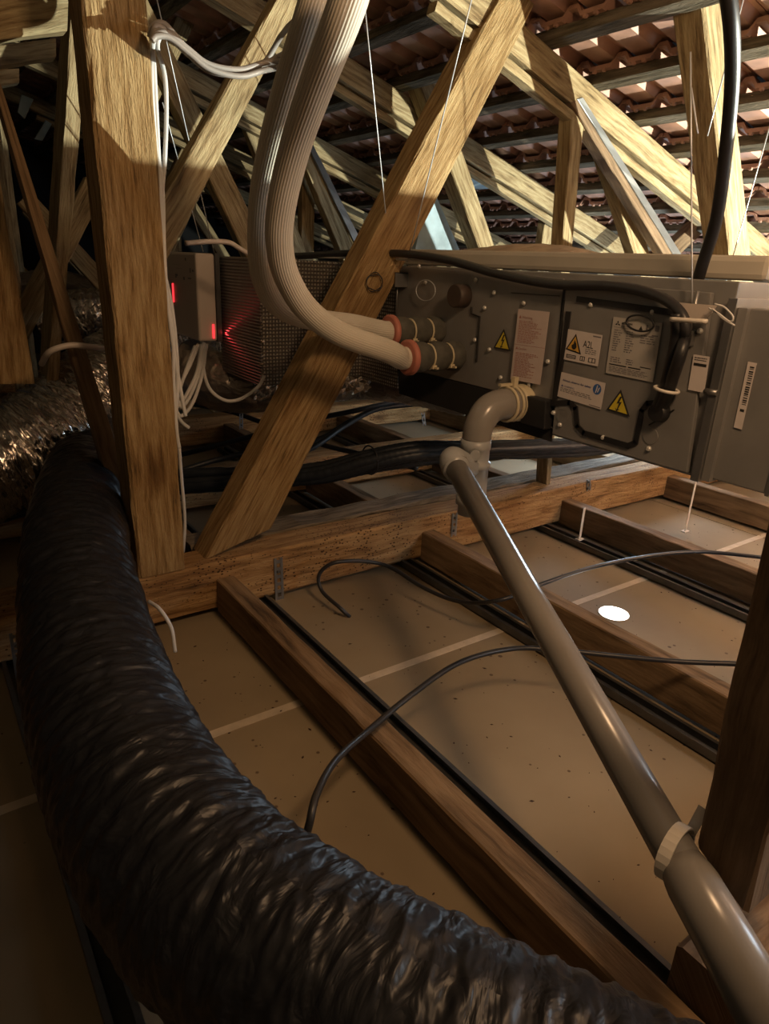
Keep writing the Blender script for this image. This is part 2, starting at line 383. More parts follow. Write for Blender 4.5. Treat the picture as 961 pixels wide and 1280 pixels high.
# the other slope, dark, to the left of the ridge
rx = .3; rzz = rz(.3)
for k in range(16):
    x = rx-.25*k; z = rzz+.03-SL*.25*k
    beam('batten', (x, YA, z), (x, YA, z-.035), (x, YB, z), (x, YB, z-.035), (-.05, 0, 0), 'batten', roof)
o = MB().quadprism([Vector(p) for p in ((rx, YA, rzz+.06), (rx, YB, rzz+.06), (-3.8, YB, rzz+.06-SL*4.1), (-3.8, YA, rzz+.06-SL*4.1))],
               [Vector(p) for p in ((rx, YA, rzz+.08), (rx, YB, rzz+.08), (-3.8, YB, rzz+.08-SL*4.1), (-3.8, YA, rzz+.08-SL*4.1))]).build('roof_underlay', 'brown', roof)
# gable walls close the loft
o = MB().box(-3.9, 7, YB, YB+.1, -.02, 2.4).build('wall_back', 'blackfoam'); tag(o, kind='structure')
o = MB().box(-3.9, 7, YA-.45, YA-.35, -.02, 2.4).build('wall_front', 'brown'); tag(o, kind='structure')

# ================================================================== TRUSSES
def rafter(Y, tr, x0=-.0, x1=6.7, mat='timber', th=.06, h=.088):
    nn = Vector((sa, 0, ca)); a = Vector((x0, Y, rz(x0))); b = Vector((x1, Y, rz(x1)))
    return beam('rafter', a-nn*h, a, b-nn*h, b, (0, th, 0), mat, tr, rag=.002)
def under(Y, tr, x0, x1):
    nn = Vector((sa, 0, ca)); a = Vector((x0, Y, rz(x0))); b = Vector((x1, Y, rz(x1)))
    return beam('rafter_batten', a-nn*.128, a-nn*.10, b-nn*.128, b-nn*.10, (0, .04, 0), 'timber', tr)
# first truss: carries the square post and the wide brace
T1 = thing('roof_truss', (.49, 1.72, .17), 'nearest roof truss with the square post and wide diagonal brace', 'truss')
xbeam('tie_beam', -2.5, 3.6, 1.70, .115, .02, .172, 'plate', T1, rag=.0025)
xbeam('tie_beam', .62, 3.3, 1.845, .115, .02, .168, 'weathered', T1, rag=.006, label='second grey weathered plank of the beam behind the first')
rafter(1.75, T1); under(1.76, T1, 1.4, 2.92)
beam('post', (.425, 1.70, .172), (.553, 1.70, .172), (.408, 1.70, 2.05), (.545, 1.70, 2.05), (0, .12, 0), 'sawn', T1, rag=.002)
pxbeam('brace', 1.735, (256, 700), (340, 660), (622, 0), (672, 0), .10, 'sawn', T1, ext1=.03)
pxbeam('strut', 1.83, (733, 131), (766, 150), (794, 321), (813, 321), .05, 'timber', T1, ext0=.1, ext1=2.0)
pxbeam('strut', 1.76, (716, 128), (732, 134), (703, 314), (715, 314), .06, 'timber', T1, ext0=.05, ext1=4.2)
pxbeam('strut', 1.75, (713, 128), (724, 124), (832, 322), (846, 322), .05, 'brown', T1, ext0=0, ext1=1.2, label='brown strut edged with grey steel')
g = pxbeam('steel_angle', 1.745, (722, 124), (729, 122), (843, 320), (852, 318), .03, 'galv', T1, ext1=1.2, label='grey steel angle')
# truss at the right beside the unit
T0 = thing('roof_truss', (2.3, 1.25, .17), 'leaning square strut at the right edge, brightly lit with a black cable in front', 'truss')
pxbeam('strut', 1.25, (874, -30), (903, -30), (914, 330), (940, 330), .09, 'timber', T0, ext0=.05, ext1=.9)
# second truss
T2 = thing('roof_truss', (1.0, 2.5, .17), 'second roof truss, crossing behind the wide brace', 'truss')
xbeam('tie_beam', -2.5, 5, 2.55, .10, .02, .17, 'plate', T2); rafter(2.55, T2); under(2.56, T2, 1.3, 3.4)
pxbeam('strut', 2.45, (486, 0), (514, 0), (602, 318), (620, 311), .09, 'timber', T2, ext0=.02, ext1=1.5)
pxbeam('strut', 2.60, (210, 116), (236, 106), (326, 358), (343, 330), .06, 'timber', T2, ext0=.5, ext1=.9)
pxbeam('strut', 2.62, (690, 215), (706, 215), (677, 305), (694, 305), .05, 'timber', T2, ext1=2)
pxbeam('strut', 2.65, (716, 262), (735, 262), (744, 320), (758, 320), .05, 'timber', T2, ext1=2)
pxbeam('brace', 1.85, (345, 0), (382, -8), (150, 345), (172, 395), .07, 'timber', T2, ext0=.04, label='diagonal brace running down behind the square post')
pxbeam('strut', 2.50, (68, 345), (84, 345), (92, -20), (116, -20), .16, 'timber', T2, ext0=1.0)
pxbeam('strut', 2.75, (108, 221), (125, 252), (28, 372), (42, 412), .05, 'timber', T2, ext1=.6)
pxbeam('collar', 2.0, (-60, -70), (-60, 58), (88, -80), (84, 38), .05, 'timber', T2)
pxbeam('collar', 2.3, (-60, 62), (-60, 92), (70, 48), (70, 72), .05, 'timber', T2)
pxbeam('collar', 3.0, (-60, 90), (-60, 122), (24, 85), (24, 104), .05, 'timber', T2)
pxbeam('strut', 1.98, (-24, 50), (2, 108), (136, 606), (162, 606), .05, 'joist', T2, label='slim planed brown strut leaning against the square post')
pxbeam('strut', 2.2, (-60, 170), (-10, 165), (-30, 480), (44, 480), .12, 'sawn', T2, label='wide orange-brown plank at the left edge')
pxbeam('strut', 2.05, (961+30, 160), (961+30, 185), (838, 308), (846, 322), .05, 'brown', T2, ext1=.3)
# further trusses
def far_truss(Y, lab, s):
    t = thing('roof_truss', (1.0, Y, .17), lab, 'truss')
    xbeam('tie_beam', -2.5, 6, Y, .10, .02, .17, 'plate', t); rafter(Y, t); under(Y+.01, t, 1.0, 5)
    def m(x0, z0, x1, z1, w=.08, mat='timber'):
        d = Vector((x1-x0, 0, z1-z0)).normalized(); p = Vector((-d.z, 0, d.x))*w/2
        a, b = Vector((x0, Y+.06, z0)), Vector((x1, Y+.06, z1)); beam('strut', a+p, a-p, b+p, b-p, (0, .05, 0), mat, t)
    m(.45+s, .17, .45+s, 2.0); m(.7+s, .2, 1.55+s, 1.72); m(1.96+s, .2, 1.96+s, 1.55); m(2.0+s, 1.5, 2.9+s, .2)
    m(1.6+s, 1.7, 2.3+s, .2); m(.55+s, 1.2, 1.4+s, .2); m(-.3+s, .2, .4+s, 1.4); m(-1.2+s, .2, -.4+s, 1.7)
    return t
t3 = far_truss(3.5, 'third roof truss back, dim, its rafter lit above the white pipes', 0)
pxbeam('strut', 3.4, (371, 180), (385, 170), (424, 311), (441, 304), .06, 'timber', t3, ext0=.1, ext1=.6)
pxbeam('strut', 3.2, (217, 30), (262, -10), (170, 150), (205, 112), .06, 'timber', t3, ext0=.1, ext1=.4)
pxbeam('strut', 3.3, (266, 0), (292, -4), (302, 75), (322, 60), .06, 'timber', t3, ext1=.1, ext0=.3)
pxbeam('steel_angle', 3.38, (380, 172), (386, 170), (437, 290), (446, 290), .02, 'galv', t3, ext1=.4, label='grey steel angle')
far_truss(4.4, 'fourth roof truss back, mostly in the dark between the nearer struts', .15)
far_truss(5.4, 'fifth roof truss, far back in the dark', -.1)
# foreground timber at the right edge
T4 = thing('timber_post', (.78, .25, .03), 'dark foreground post at the right edge, the grey pipe tied to it', 'post')
far_t, far_b, near_b, near_t = [OX(u, v, .70) for u, v in ((961, 640), (870, 1055), (932, 1143), (1076, 640))]
print('FG', far_t, far_b, near_b, near_t)
beam('post', far_b, near_b, far_t, near_t, (.12, 0, 0), 'brown', T4)
beam('strut', (1.85, .325, .03), (1.975, .325, .03), (1.85, .325, 1.66), (1.975, .325, 1.66), (0, .03, 0), 'timber', T4)  # added out-of-view strut, shades the white pipes from the work lamp
xbeam('foot_block', .70, 1.5, .16, .11, .03, .19, 'brown', T4)

# ================================================================== JOISTS, CHANNELS, STRAPS
JX = [(-.16, 'left of the black duct'), (.64, 'beside the perforated strap'), (1.40, 'passing behind the grey pipe'), (2.135, 'second from the right'), (2.88, 'below the unit end'), (3.6, 'furthest right')]
for x, wh in JX:
    for (y0, y1, bay) in ((.05, 1.70, 'in front of the main beam'), (1.965, 2.55, 'just behind the main beam'), (2.65, 3.5, 'in the third bay back')):
        if x > 3 and y0 < 1: y0 = .6
        z = .118 if y0 < 1 else .125
        o = beam('ceiling_joist', (x, y0, .012), (x, y0, z), (x, y1, .012), (x, y1, z), (.056, 0, 0), 'joist', rag=.001)
        tag(o, 'brown ceiling joist %s, %s' % (wh, bay), 'joist', 'ceiling joists between the tie beams')
CH = [(.075, 'at the lower left beside the black duct'), (.755, 'along the right side of the first joist'), (1.315, 'left of the joist behind the grey pipe'), (2.02, 'left of the joist at the right'), (2.26, 'right of the bright ceiling hole'), (2.98, 'below the right end of the unit')]
for x, wh in CH:
    mb = MB(); y0, y1 = .05, 3.4; z0 = .004
    mb.box(x, x+.045, y0, y1, z0, z0+.0015)
    for a in (0, .0435): mb.box(x+a, x+a+.0015, y0, y1, z0, z0+.022)
    mb.box(x, x+.010, y0, y1, z0+.022, z0+.0235); mb.box(x+.035, x+.045, y0, y1, z0+.022, z0+.0235)
    tag(mb.build('ceiling_channel', 'dark_galv'), 'dark steel ceiling channel %s' % wh, 'channel', 'steel channels on the plasterboard')
def strap(u0, v0, u1, v1, wpx, Y, label, n=9, foot=True):
    a = OY(u0, v0, Y); b = OY(u1, v1, Y); w_ = wpx/FPX*dep(a)/2
    s = thing('hanger_strap', b, label, 'strap', 'perforated steel hanger straps')
    mb = MB(); dz = (a.z-b.z)
    # rails and rungs leave real holes
    for sx in (-1, 1): 
        x0 = sx*w_; x1 = sx*w_*.42
        mb.quadprism([Vector((b.x+min(x0, x1), Y-.004, b.z)), Vector((b.x+max(x0, x1), Y-.004, b.z)), Vector((b.x+max(x0, x1), Y-.0022, b.z)), Vector((b.x+min(x0, x1), Y-.0022, b.z))],
                     [Vector((a.x+min(x0, x1), Y-.004, a.z)), Vector((a.x+max(x0, x1), Y-.004, a.z)), Vector((a.x+max(x0, x1), Y-.0022, a.z)), Vector((a.x+min(x0, x1), Y-.0022, a.z))])
    for k in range(n):
        z = b.z+dz*(k+.5)/n; x = b.x+(a.x-b.x)*(k+.5)/n; mb.box(x-w_*.45, x+w_*.45, Y-.004, Y-.0022, z-dz/n*.22, z+dz/n*.22)
    mb.build('perforated_strip', 'galv', s)
    if foot: MB().box(b.x-w_, b.x+w_, Y-.035, Y-.002, b.z-.003, b.z).build('foot', 'galv', s)
    for k in (.25, .8):
        z = b.z+dz*k; cyl('screw', (a.x, Y-.0035, z), (a.x, Y-.008, z), w_*.45, w_*.3, 'dark_galv', s, seg=10)
strap(347, 697, 350, 778, 12, 1.70, 'long perforated steel strap hanging down the face of the main beam')
strap(568, 641, 566, 670, 9, 1.70, 'short perforated strap on the beam beside the grey pipe', 4, False)
strap(735, 599, 735, 613, 8, 1.70, 'small perforated strap on the beam near the right', 2, False)
strap(18, 790, 30, 870, 13, 1.62, 'perforated strap in the dark left of the black duct', 9)
strap(528, 516, 530, 532, 5, 2.55, 'small strap on the second tie beam under the unit', 2, False)
strap(301, 517, 301, 536, 5, 2.55, 'small strap on the second tie beam behind the wide brace', 2, False)
for u0, v0, u1, v1, lab in ((727, 640, 725, 668, 'clear plastic hanger over the channel left of the right-hand joist'), (868, 575, 863, 632, 'clear plastic hanger below the right end of the unit')):
    a = OY(u1, v1, 1.52 if u1 < 800 else 1.36); b = Vector((a.x, a.y, a.z+.11)); a.z = .03
    o = MB().box(a.x-.006, a.x+.006, a.y-.002, a.y, a.z, b.z).box(a.x-.016, a.x+.016, a.y-.01, a.y+.01, a.z-.006, a.z).build('channel_clip', 'whitetie'); tag(o, lab, 'clip')
# recessed downlights glowing up through their holes
for u, v, r, lab in ((767, 767, .045, 'bright round downlight hole in the plasterboard right of the grey pipe'), (424, 566, .02, 'small bright hole behind the wide brace'), (379, 566, .012, 'tiny bright hole just left of the wide brace')):
    c = OZ(u, v, .001); t = thing('downlight', c, lab, 'light')
    cyl('opal_disc', c, c+Vector((0, 0, .002)), r, r, 'led', t, seg=32)
    cyl('rim', c-Vector((0, 0, .0005)), c+Vector((0, 0, .001)), r*1.07, r*1.07, 'tape', t, seg=32)
# debris on the boards
V = []; F = []
for i in range(900):
    x = random.uniform(0, 3.2); y = random.uniform(.1, 1.65) if i < 700 else random.uniform(2, 3); s = random.choice((.0015, .002, .003, .005))*random.uniform(.7, 1.4); a = random.random()*6
    k = len(V); V += [Vector((x+s*math.cos(a+q*1.57)*(1 if q % 2 else .5), y+s*math.sin(a+q*1.57)*(1 if q % 2 else .5), .0008)) for q in range(4)]+[Vector((x, y, .0025))]
    F += [[k+q, k+(q+1) % 4, k+4] for q in range(4)]+[[k+3, k+2, k+1, k]]
o = link('debris', V, F, 'dust'); tag(o, 'dark crumbs and droppings scattered over the brown plasterboard', 'debris', kind='stuff')

# ================================================================== AIR HANDLING UNIT
X0 = 1.30
yL = OX(500, 490, X0).y; yR = OX(870, 597, X0).y; zB = .615; zT = 1.0
U = thing('ducted_air_unit', (1.6, (yL+yR)/2, zB), 'grey sheet-metal ducted air unit hung in the middle, covered in labels', 'air unit')
MB().box(X0+.004, 1.93, yR, yL, zB, zT).build('casing', 'galv2', U, bevel=.003)
def poly(name, pts, mat, parent=U, X=X0, t=.003, bevel=0):
    a = [OX(u, v, X) for u, v in pts]; 
    return MB().quadprism([p-Vector((t, 0, 0)) for p in a], a).build(name, mat, parent, bevel=bevel)
# left section plate and lower black foam
poly('side_plate', [(497, 332), (706, 348), (692, 518), (655, 512), (655, 497), (498, 457)], 'galv2', X=X0+.002, t=.006, bevel=.001)
poly('foam_strip', [(498, 458), (630, 492), (650, 498), (692, 522), (690, 552), (500, 492)], 'blackfoam', X=X0-.0, t=.004)
poly('black_cover', [(661, 492), (692, 500), (690, 536), (660, 527)], 'blackrub', X=X0-.003, t=.03, bevel=.003)
poly('control_cover', [(712, 352), (893, 366), (862, 590), (694, 542)], 'galv2', X=X0+.001, t=.012, bevel=.0015)
def strip(pts, wpx, mat, name='gasket', X=X0-.011, t=.004):
    P = [OX(u, v, X) for u, v in pts]; mb = MB()
    for a, b in zip(P[:-1], P[1:]):
        d = (b-a).normalized(); p = Vector((0, -d.z, d.y))*(wpx/FPX*dep(a)/2); e = d*(wpx/FPX*dep(a)/2)*.5
        q = [a-e-p, a-e+p, b+e+p, b+e-p]; mb.quadprism([w-Vector((t, 0, 0)) for w in q], q)
    return mb.build(name, mat, U)
strip([(723, 374), (845, 391)], 7, 'blackrub')
strip([(711, 391), (706, 430), (694, 500)], 7, 'blackrub')
strip([(690, 504), (712, 503), (720, 510), (722, 533), (730, 541), (785, 557), (795, 553), (803, 513), (810, 504), (822, 503)], 6.5, 'blackrub')
strip([(706, 376), (692, 500)], 2.2, 'ink', 'seam', X=X0-.006)
strip([(590, 384), (590, 392), (600, 396), (596, 452)], 1.4, 'ink', 'seam', X=X0-.005)
strip([(700, 370), (640, 366)], .8, 'ink', 'seam', X=X0-.005)
strip([(812, 531), (843, 512)], 1, 'ink', 'seam', X=X0-.011)
strip([(672, 528), (862, 592)], 1.4, 'galv', 'seam', X=X0-.004)
for u, v in ((524, 333), (655, 379), (606, 385), (594, 425), (612, 437), (685, 452), (626, 472), (662, 481), (739, 381), (816, 390), (692, 516), (700, 531), (754, 547), (811, 561), (595, 350), (532, 353), (618, 366), (875, 414)):
    c = OX(u, v, X0-.006 if u < 690 else X0-.011)
    cyl('screw', c, c-Vector((.006, 0, 0)), .0055, .004, 'screwhead', U, seg=12, prof=[(0, .0062), (.5, .0058), (1, .003)])
for u, v in ((703, 520), (813, 545), (706, 512)):
    c = OX(u, v, X0-.011); cyl('knockout', c, c-Vector((.0015, 0, 0)), .018, .018, 'galv2', U, seg=20)
# brown spigot
c = OX(582, 370, X0); e = Vector((OY(567, 371, c.y).x, c.y, c.z)); cyl('spigot', c, e, .03, .03, 'brownpipe', U, seg=32, prof=[(0, .031), (.95, .031), (1, .028)])
# hanging brackets, top left and right
for (u, v) in ((498, 345), (508, 346)):
    c = OX(u, v, X0); mb = MB().box(X0-.05, X0, c.y-.012, c.y-.009, c.z-.03, c.z+.012).box(X0-.05, X0, c.y-.012, c.y+.012, c.z+.009, c.z+.012).box(X0-.05, X0, c.y+.009, c.y+.012, c.z-.03, c.z+.012); mb.build('bracket', 'galv', U)
c = OX(497, 350, X0-.02); cyl('hanger_bolt', c+Vector((0, 0, .02)), c-Vector((0, 0, .11)), .003, .003, 'galv', U, seg=8)
MB().box(X0-.03, X0, OX(871, 0, X0).y if False else OX(871, 430, X0).y, OX(857, 430, X0).y, OX(865, 432, X0).z, OX(865, 412, X0).z).build('bracket', 'galv', U, bevel=.002)
c = OX(864, 385, X0)
poly('bracket', [(847, 378), (897, 382), (884, 400), (846, 397)], 'plastic', X=X0-.035, t=.004)
c = OX(868, 384, X0-.03); cyl('hanger_bolt', c-Vector((0, 0, .05)), c+Vector((0, 0, .03)), .004, .004, 'galv', U, seg=8)
# flange and inlet transition at the right end
zf = OX(905, 383, X0).z
print('zf', zf, 'yR', yR, yL)
MB().box(X0-.012, X0+.5, yR-.012, yR+.006, zB-.004, zT-.03).build('flange', 'galv', U, bevel=.001)
MB().box(X0-.004, X0+.02, yR-.03, yR-.013, zB, zf).build('flange', 'galv2', U)
MB().box(X0+.008, X0+.52, yR-.24, yR-.013, zB+.005, zf).build('inlet_box', 'galv2', U, bevel=.003)
MB().box(X0+.004, X0+.52, yR-.145, yR-.137, zB+.003, zf+.003).build('joint_rib', 'galv', U)
MB().box(X0+.002, X0+.53, yR-.26, yR-.24, zB-.01, zf+.012).build('flange', 'galv', U)
for v in (490,): c = OX(888, v, X0-.012); cyl('clamp', c+Vector((0, .012, 0)), c-Vector((0, .014, 0)), .006, .006, 'galv', U, seg=8)

# ---- labels
def label(corners, name, lab, X=X0-.0135, mat='label'):
    q = [OX(u, v, X) for u, v in corners]       # tl, tr, br, bl
    o = MB().quadprism([p-Vector((.0006, 0, 0)) for p in q], q).build(name, mat, U); o['label'] = lab
    def Q(a, b, lift=.0008): return (q[0].lerp(q[1], a)).lerp(q[3].lerp(q[2], a), b)-Vector((lift, 0, 0))
    return o, Q
def marks(o, Q, rects, mat, name='print', lift=.0009):
    V = []; F = []
    for a0, a1, b0, b1 in rects:
        k = len(V); V += [Q(a0, b0, lift), Q(a1, b0, lift), Q(a1, b1, lift), Q(a0, b1, lift)]; F.append([k, k+1, k+2, k+3])
    if V: return link(name, V, F, mat, o)
def polyprint(o, Q, pts, mat, name='print', lift=.001):
    return link(name, [Q(a, b, lift) for a, b in pts], [list(range(len(pts)))], mat, o)
def text(o, Q, s, a, b, h, wd, mat, lift=.0011, bold=False):
    """text of cap height h placed with its left baseline at (a, b), squeezed to width wd"""
    cu = bpy.data.curves.new('lettering', 'FONT'); cu.body = s; cu.size = 1; cu.offset = .02 if bold else 0
    to = bpy.data.objects.new('lettering', cu); me = bpy.data.meshes.new_from_object(to)
    xs_ = [v.co.x for v in me.vertices]; x0, x1 = min(xs_), max(xs_)
    for v in me.vertices: p = Q(a+(v.co.x-x0)/(x1-x0)*wd, b-v.co.y/.7*h, lift); v.co = p
    me.materials.clear(); me.materials.append(M[mat]); t = bpy.data.objects.new('lettering', me); COL.objects.link(t)
    t.parent = o; bpy.data.objects.remove(to); bpy.data.curves.remove(cu)
    for l in [o]: t.matrix_parent_inverse = Matrix.Identity(4)
    return t
def lines(y0, y1, n, x0=.08, x1=.85, jit=.35, f=.45):
    out = []; 
    for i in range(n):
        b = y0+(y1-y0)*i/n; h = (y1-y0)/n*f; e = x1-random.random()*jit; x = x0
        while x < e:
            w_ = random.uniform(.03, .12); out.append((x, min(x+w_, e), b, b+h)); x += w_+.02
    return out
# warning notice with red print
o, Q = label([(648, 386), (687, 390), (675, 481), (638, 474)], 'warning_notice', 'tall pinkish notice with red warning text')
o.data.materials[0] = plain('pinkish_notice', (.56, .47, .45), .55, 0, .03, 40)
text(o, Q, 'Warning', .16, .125, .035, .34, 'redink'); polyprint(o, Q, [(.06, .125), (.10, .08), (.14, .125)], 'redink')
marks(o, Q, lines(.155, .47, 15), 'redink'); marks(o, Q, [(.0, 1, .488, .493)], 'redink')
text(o, Q, 'Caution', .16, .555, .03, .26, 'redink'); polyprint(o, Q, [(.06, .555), (.10, .515), (.14, .555)], 'redink')
marks(o, Q, lines(.60, .95, 16), 'redink')
def tri(corners, name, lab, fill, X=X0-.0135):
    a = [OX(u, v, X) for u, v in corners]; c = sum(a, Vector())/3
    o = MB().quadprism([p-Vector((.0006, 0, 0)) for p in a], a).build(name, 'ink', U); o['label'] = lab
    link('print', [c+(p-c)*.78-Vector((.0009, 0, 0)) for p in a], [[0, 1, 2]], fill, o)
    def Q(x, y, lift=.0013): # x,y in triangle frame: 0..1
        p = a[1].lerp(a[2], x); return p.lerp(a[0]+(p-(a[1]+a[2])/2)*1.0, y)-Vector((lift, 0, 0))
    return o, Q
BOLT = [(.52, .72), (.40, .38), (.50, .42), (.44, .14), (.36, .20), (.43, .06), (.56, .18), (.49, .17), (.62, .52), (.51, .47), (.60, .72)]
for cs, X in (([(630, 411), (617, 435), (638, 439)], X0-.0075), ([(776, 487), (758, 512), (787, 521)], X0-.0135)):
    o, Q = tri(cs, 'shock_sign', 'yellow triangle with black lightning bolt', 'yellow', X)
    link('print', [Q(x, y) for x, y in BOLT], [list(range(len(BOLT)))], 'ink', o)
# A2L label
o, Q = label([(709, 411), (753, 419), (747, 458), (704, 449)], 'refrigerant_label', 'white label reading A2L with orange flame triangle')
polyprint(o, Q, [(.28, .10), (.03, .66), (.50, .74)], 'ink'); polyprint(o, Q, [(.28, .19), (.09, .62), (.44, .68)], 'orange', lift=.0013)
polyprint(o, Q, [(.27, .30), (.33, .42), (.35, .53), (.31, .61), (.26, .62), (.21, .57), (.20, .49), (.25, .44)], 'ink', lift=.0016)
polyprint(o, Q, [(.17, .635), (.36, .655), (.36, .67), (.17, .65)], 'ink', lift=.0016)
text(o, Q, 'A2L', .52, .48, .22, .28, 'ink')
marks(o, Q, [(.76, .98, .06, .10)]+lines(.52, .70, 3, .60, .92, .08), 'greyink')
def frame(a0, a1, b0, b1, t=.02): return [(a0, a1, b0, b0+t), (a0, a1, b1-t, b1), (a0, a0+t, b0, b1), (a1-t, a1, b0, b1)]
marks(o, Q, frame(.48, .62, .78, .93)+frame(.72, .92, .78, .93)+[(.82, .84, .8, .92), (.54, .56, .8, .92)]+frame(.08, .36, .80, .92, .025)+[(.12, .32, .85, .87)], 'ink')
# blue-disc notice
o, Q = label([(702, 465), (757, 479), (751, 512), (696, 495)], 'safety_notice', 'white notice with navy text and round blue sign')
text(o, Q, 'Always observe for safety', .06, .32, .075, .66, 'navyink', bold=True); text(o, Q, 'WARNING', .12, .55, .07, .24, 'navyink')
polyprint(o, Q, [(.05, .55), (.08, .46), (.11, .55)], 'navyink')
marks(o, Q, lines(.60, .78, 3, .05, .8, .1)+[(.74, .98, .93, .96)], 'greyink')
polyprint(o, Q, [(.85+.09*math.cos(k/24*6.2832), .30+.20*math.sin(k/24*6.2832)) for k in range(24)], 'blueink')
polyprint(o, Q, [(.84, .15), (.86, .15), (.855, .3), (.835, .45), (.82, .45)], 'label', lift=.0014); polyprint(o, Q, [(.875, .25), (.91, .2), (.88, .40), (.86, .42)], 'label', lift=.0014)
# rating plate
o, Q = label([(767, 396), (828, 404), (816, 478), (757, 466)], 'rating_plate', 'large grey rating plate with a three-diamond emblem and columns of small print')
o.data.materials[0] = plain('grey_rating_paper', (.42, .40, .38), .55, 0, .03, 40)
def dia(cx, cy, ang, s):
    d = Vector((math.cos(ang), math.sin(ang))); p = Vector((-d.y, d.x)); k = [(0, 0), (.5, .29), (1, 0), (.5, -.29)]
    return [(cx+(d.x*u+p.x*v)*s, cy+(d.y*u+p.y*v)*s*.85) for u, v in k]
for an in (-90, 30, 150): polyprint(o, Q, dia(.115, .105, math.radians(an), .062), 'ink')
text(o, Q, 'MITSUBISHI', .2, .105, .035, .22, 'ink', bold=True); text(o, Q, 'ELECTRIC', .2, .15, .028, .18, 'ink')
polyprint(o, Q, [(.55, .19), (.60, .09), (.66, .19)], 'ink'); marks(o, Q, [(.70, .74, .06, .16), (.88, .96, .05, .15), (.04, .5, .165, .172), (.84, .96, .215, .235)], 'greyink')
marks(o, Q, lines(.21, .60, 10, .06, .24, .08)+lines(.21, .60, 10, .32, .52, .1)+lines(.24, .40, 4, .62, .94, .12)+lines(.69, .80, 3, .06, .30, .05)+lines(.69, .80, 3, .4, .55, .02)+lines(.86, .97, 4, .06, .9, .1), 'greyink', lift=.001)
marks(o, Q, [(.05, .42, .815, .835), (.46, .72, .815, .835), (.70, .92, .775, .79)], 'ink')
# small sticker and the long barcode strip
o, Q = label([(867, 443), (887, 446), (880, 491), (860, 487)], 'small_sticker', 'small white sticker at the right end', X=X0-.014)
marks(o, Q, [(.1, .9, .22, .30)]+lines(.06, .18, 2, .1, .9, .1), 'ink')
o, Q = label([(935, 452), (946, 454), (927, 537), (917, 534)], 'barcode_strip', 'long white barcode strip on the inlet box', X=X0+.006)
marks(o, Q, [(.35, .85, .06+k*.033, .06+k*.033+random.choice((.010, .016, .022))) for k in range(18)]+[(.3, .8, .70, .74)], 'ink')

# ---- refrigerant connections: salmon collars and tied foam sleeves
def fitting(u_face, v_face, u_end, r, lab):
    a = OX(u_face, v_face, X0); e = Vector((OY(u_end, v_face, a.y).x, a.y, a.z)); Ln = (a-e).length
    t = thing('insulated_fitting', a, lab, 'pipe fitting', 'tied foam sleeves on the refrigerant pipes')
    prof = []
    for i in range(41):
        q = i/40; rr = r*(1+.10*math.sin(q*math.pi*3.0)**2)
        for c in (.36, .72): rr -= r*.20*math.exp(-((q-c)/.03)**2)
        if q > .96: rr *= .93
        prof.append((q, rr))
    def fn(s, th, rr): return rr*(1+.05*noise.noise(Vector((math.cos(th)*3, math.sin(th)*3, s*60))))
    pts = [(*(e.lerp(a, q)), rr) for q, rr in prof]
    tube('foam_sleeve', pts, r, 'foam', t, seg=32, straight=True, fn=fn)
    cyl('collar', e-Vector((.012, 0, 0)), e+Vector((.006, 0, 0)), r*1.22, r*1.22, 'red', t, seg=36, prof=[(0, r*1.1), (.2, r*1.25), (.8, r*1.25), (1, r*1.1)])
    for c in (.36, .72):
        p = e.lerp(a, c); ring = [(p.x, p.y+math.cos(k/20*6.2832)*r*.90, p.z+math.sin(k/20*6.2832)*r*.90) for k in range(21)]
        tube('cable_tie', ring, .0028, 'tie', t, n=1, seg=6)
        h = p+Vector((-.002, -r*.75, -r*.62)); MB().box(h.x-.007, h.x+.007, h.y-.007, h.y+.004, h.z-.005, h.z+.005).box(h.x-.003, h.x+.003, h.y-.02, h.y, h.z-.004, h.z+.001).build('tie_head', 'tie', t)
    return e, a
e2, a2 = fitting(550, 413, 489, .036, 'upper tied grey foam sleeve with a salmon collar, behind the lower one')
e1, a1_ = fitting(574, 444, 512, .038, 'lower tied grey foam sleeve with a salmon collar, on the nearer pipe')
# ---- white ribbed insulated pipes
def dpx(u, v, d): return tuple(D(u, v, d))
d1 = dep(e1); d2 = dep(e2); DR = .0295
tb = [(446, -30, 1.02), (425, 30, 1.06), (396, 105, 1.16), (370, 180, 1.28), (353, 250, 1.38), (349, 300, 1.45), (358, 345, 1.52), (384, 387, 1.60), (425, 417, 1.67), (468, 434, 1.70)]
pts = [dpx(*p) for p in tb]; pts[-1] = tuple(Vector(e1)+(Vector(pts[-1])-Vector(e1)).normalized()*.09); pts.append(tuple(Vector(e1)+Vector((-.03, 0, 0)))); pts.append(tuple(e1))
cord('insulated_pipe', pts, DR, 'whiteins', 'nearer white ribbed insulated pipe curving down to the lower salmon collar', 'pipe', seg=132)
ta = [(405, -30, 1.12), (386, 30, 1.16), (362, 105, 1.26), (341, 180, 1.38), (329, 240, 1.47), (325, 300, 1.54), (330, 350, 1.60), (352, 384, 1.68), (395, 400, 1.76), (440, 406, d2-.02)]
pts = [dpx(*p) for p in ta]+[tuple(Vector(e2)+Vector((-.03, 0, 0))), tuple(e2)]
cord('insulated_pipe', pts, DR*.97, 'whiteins', 'further white ribbed insulated pipe, left one, ending at the upper collar', 'pipe', seg=132)
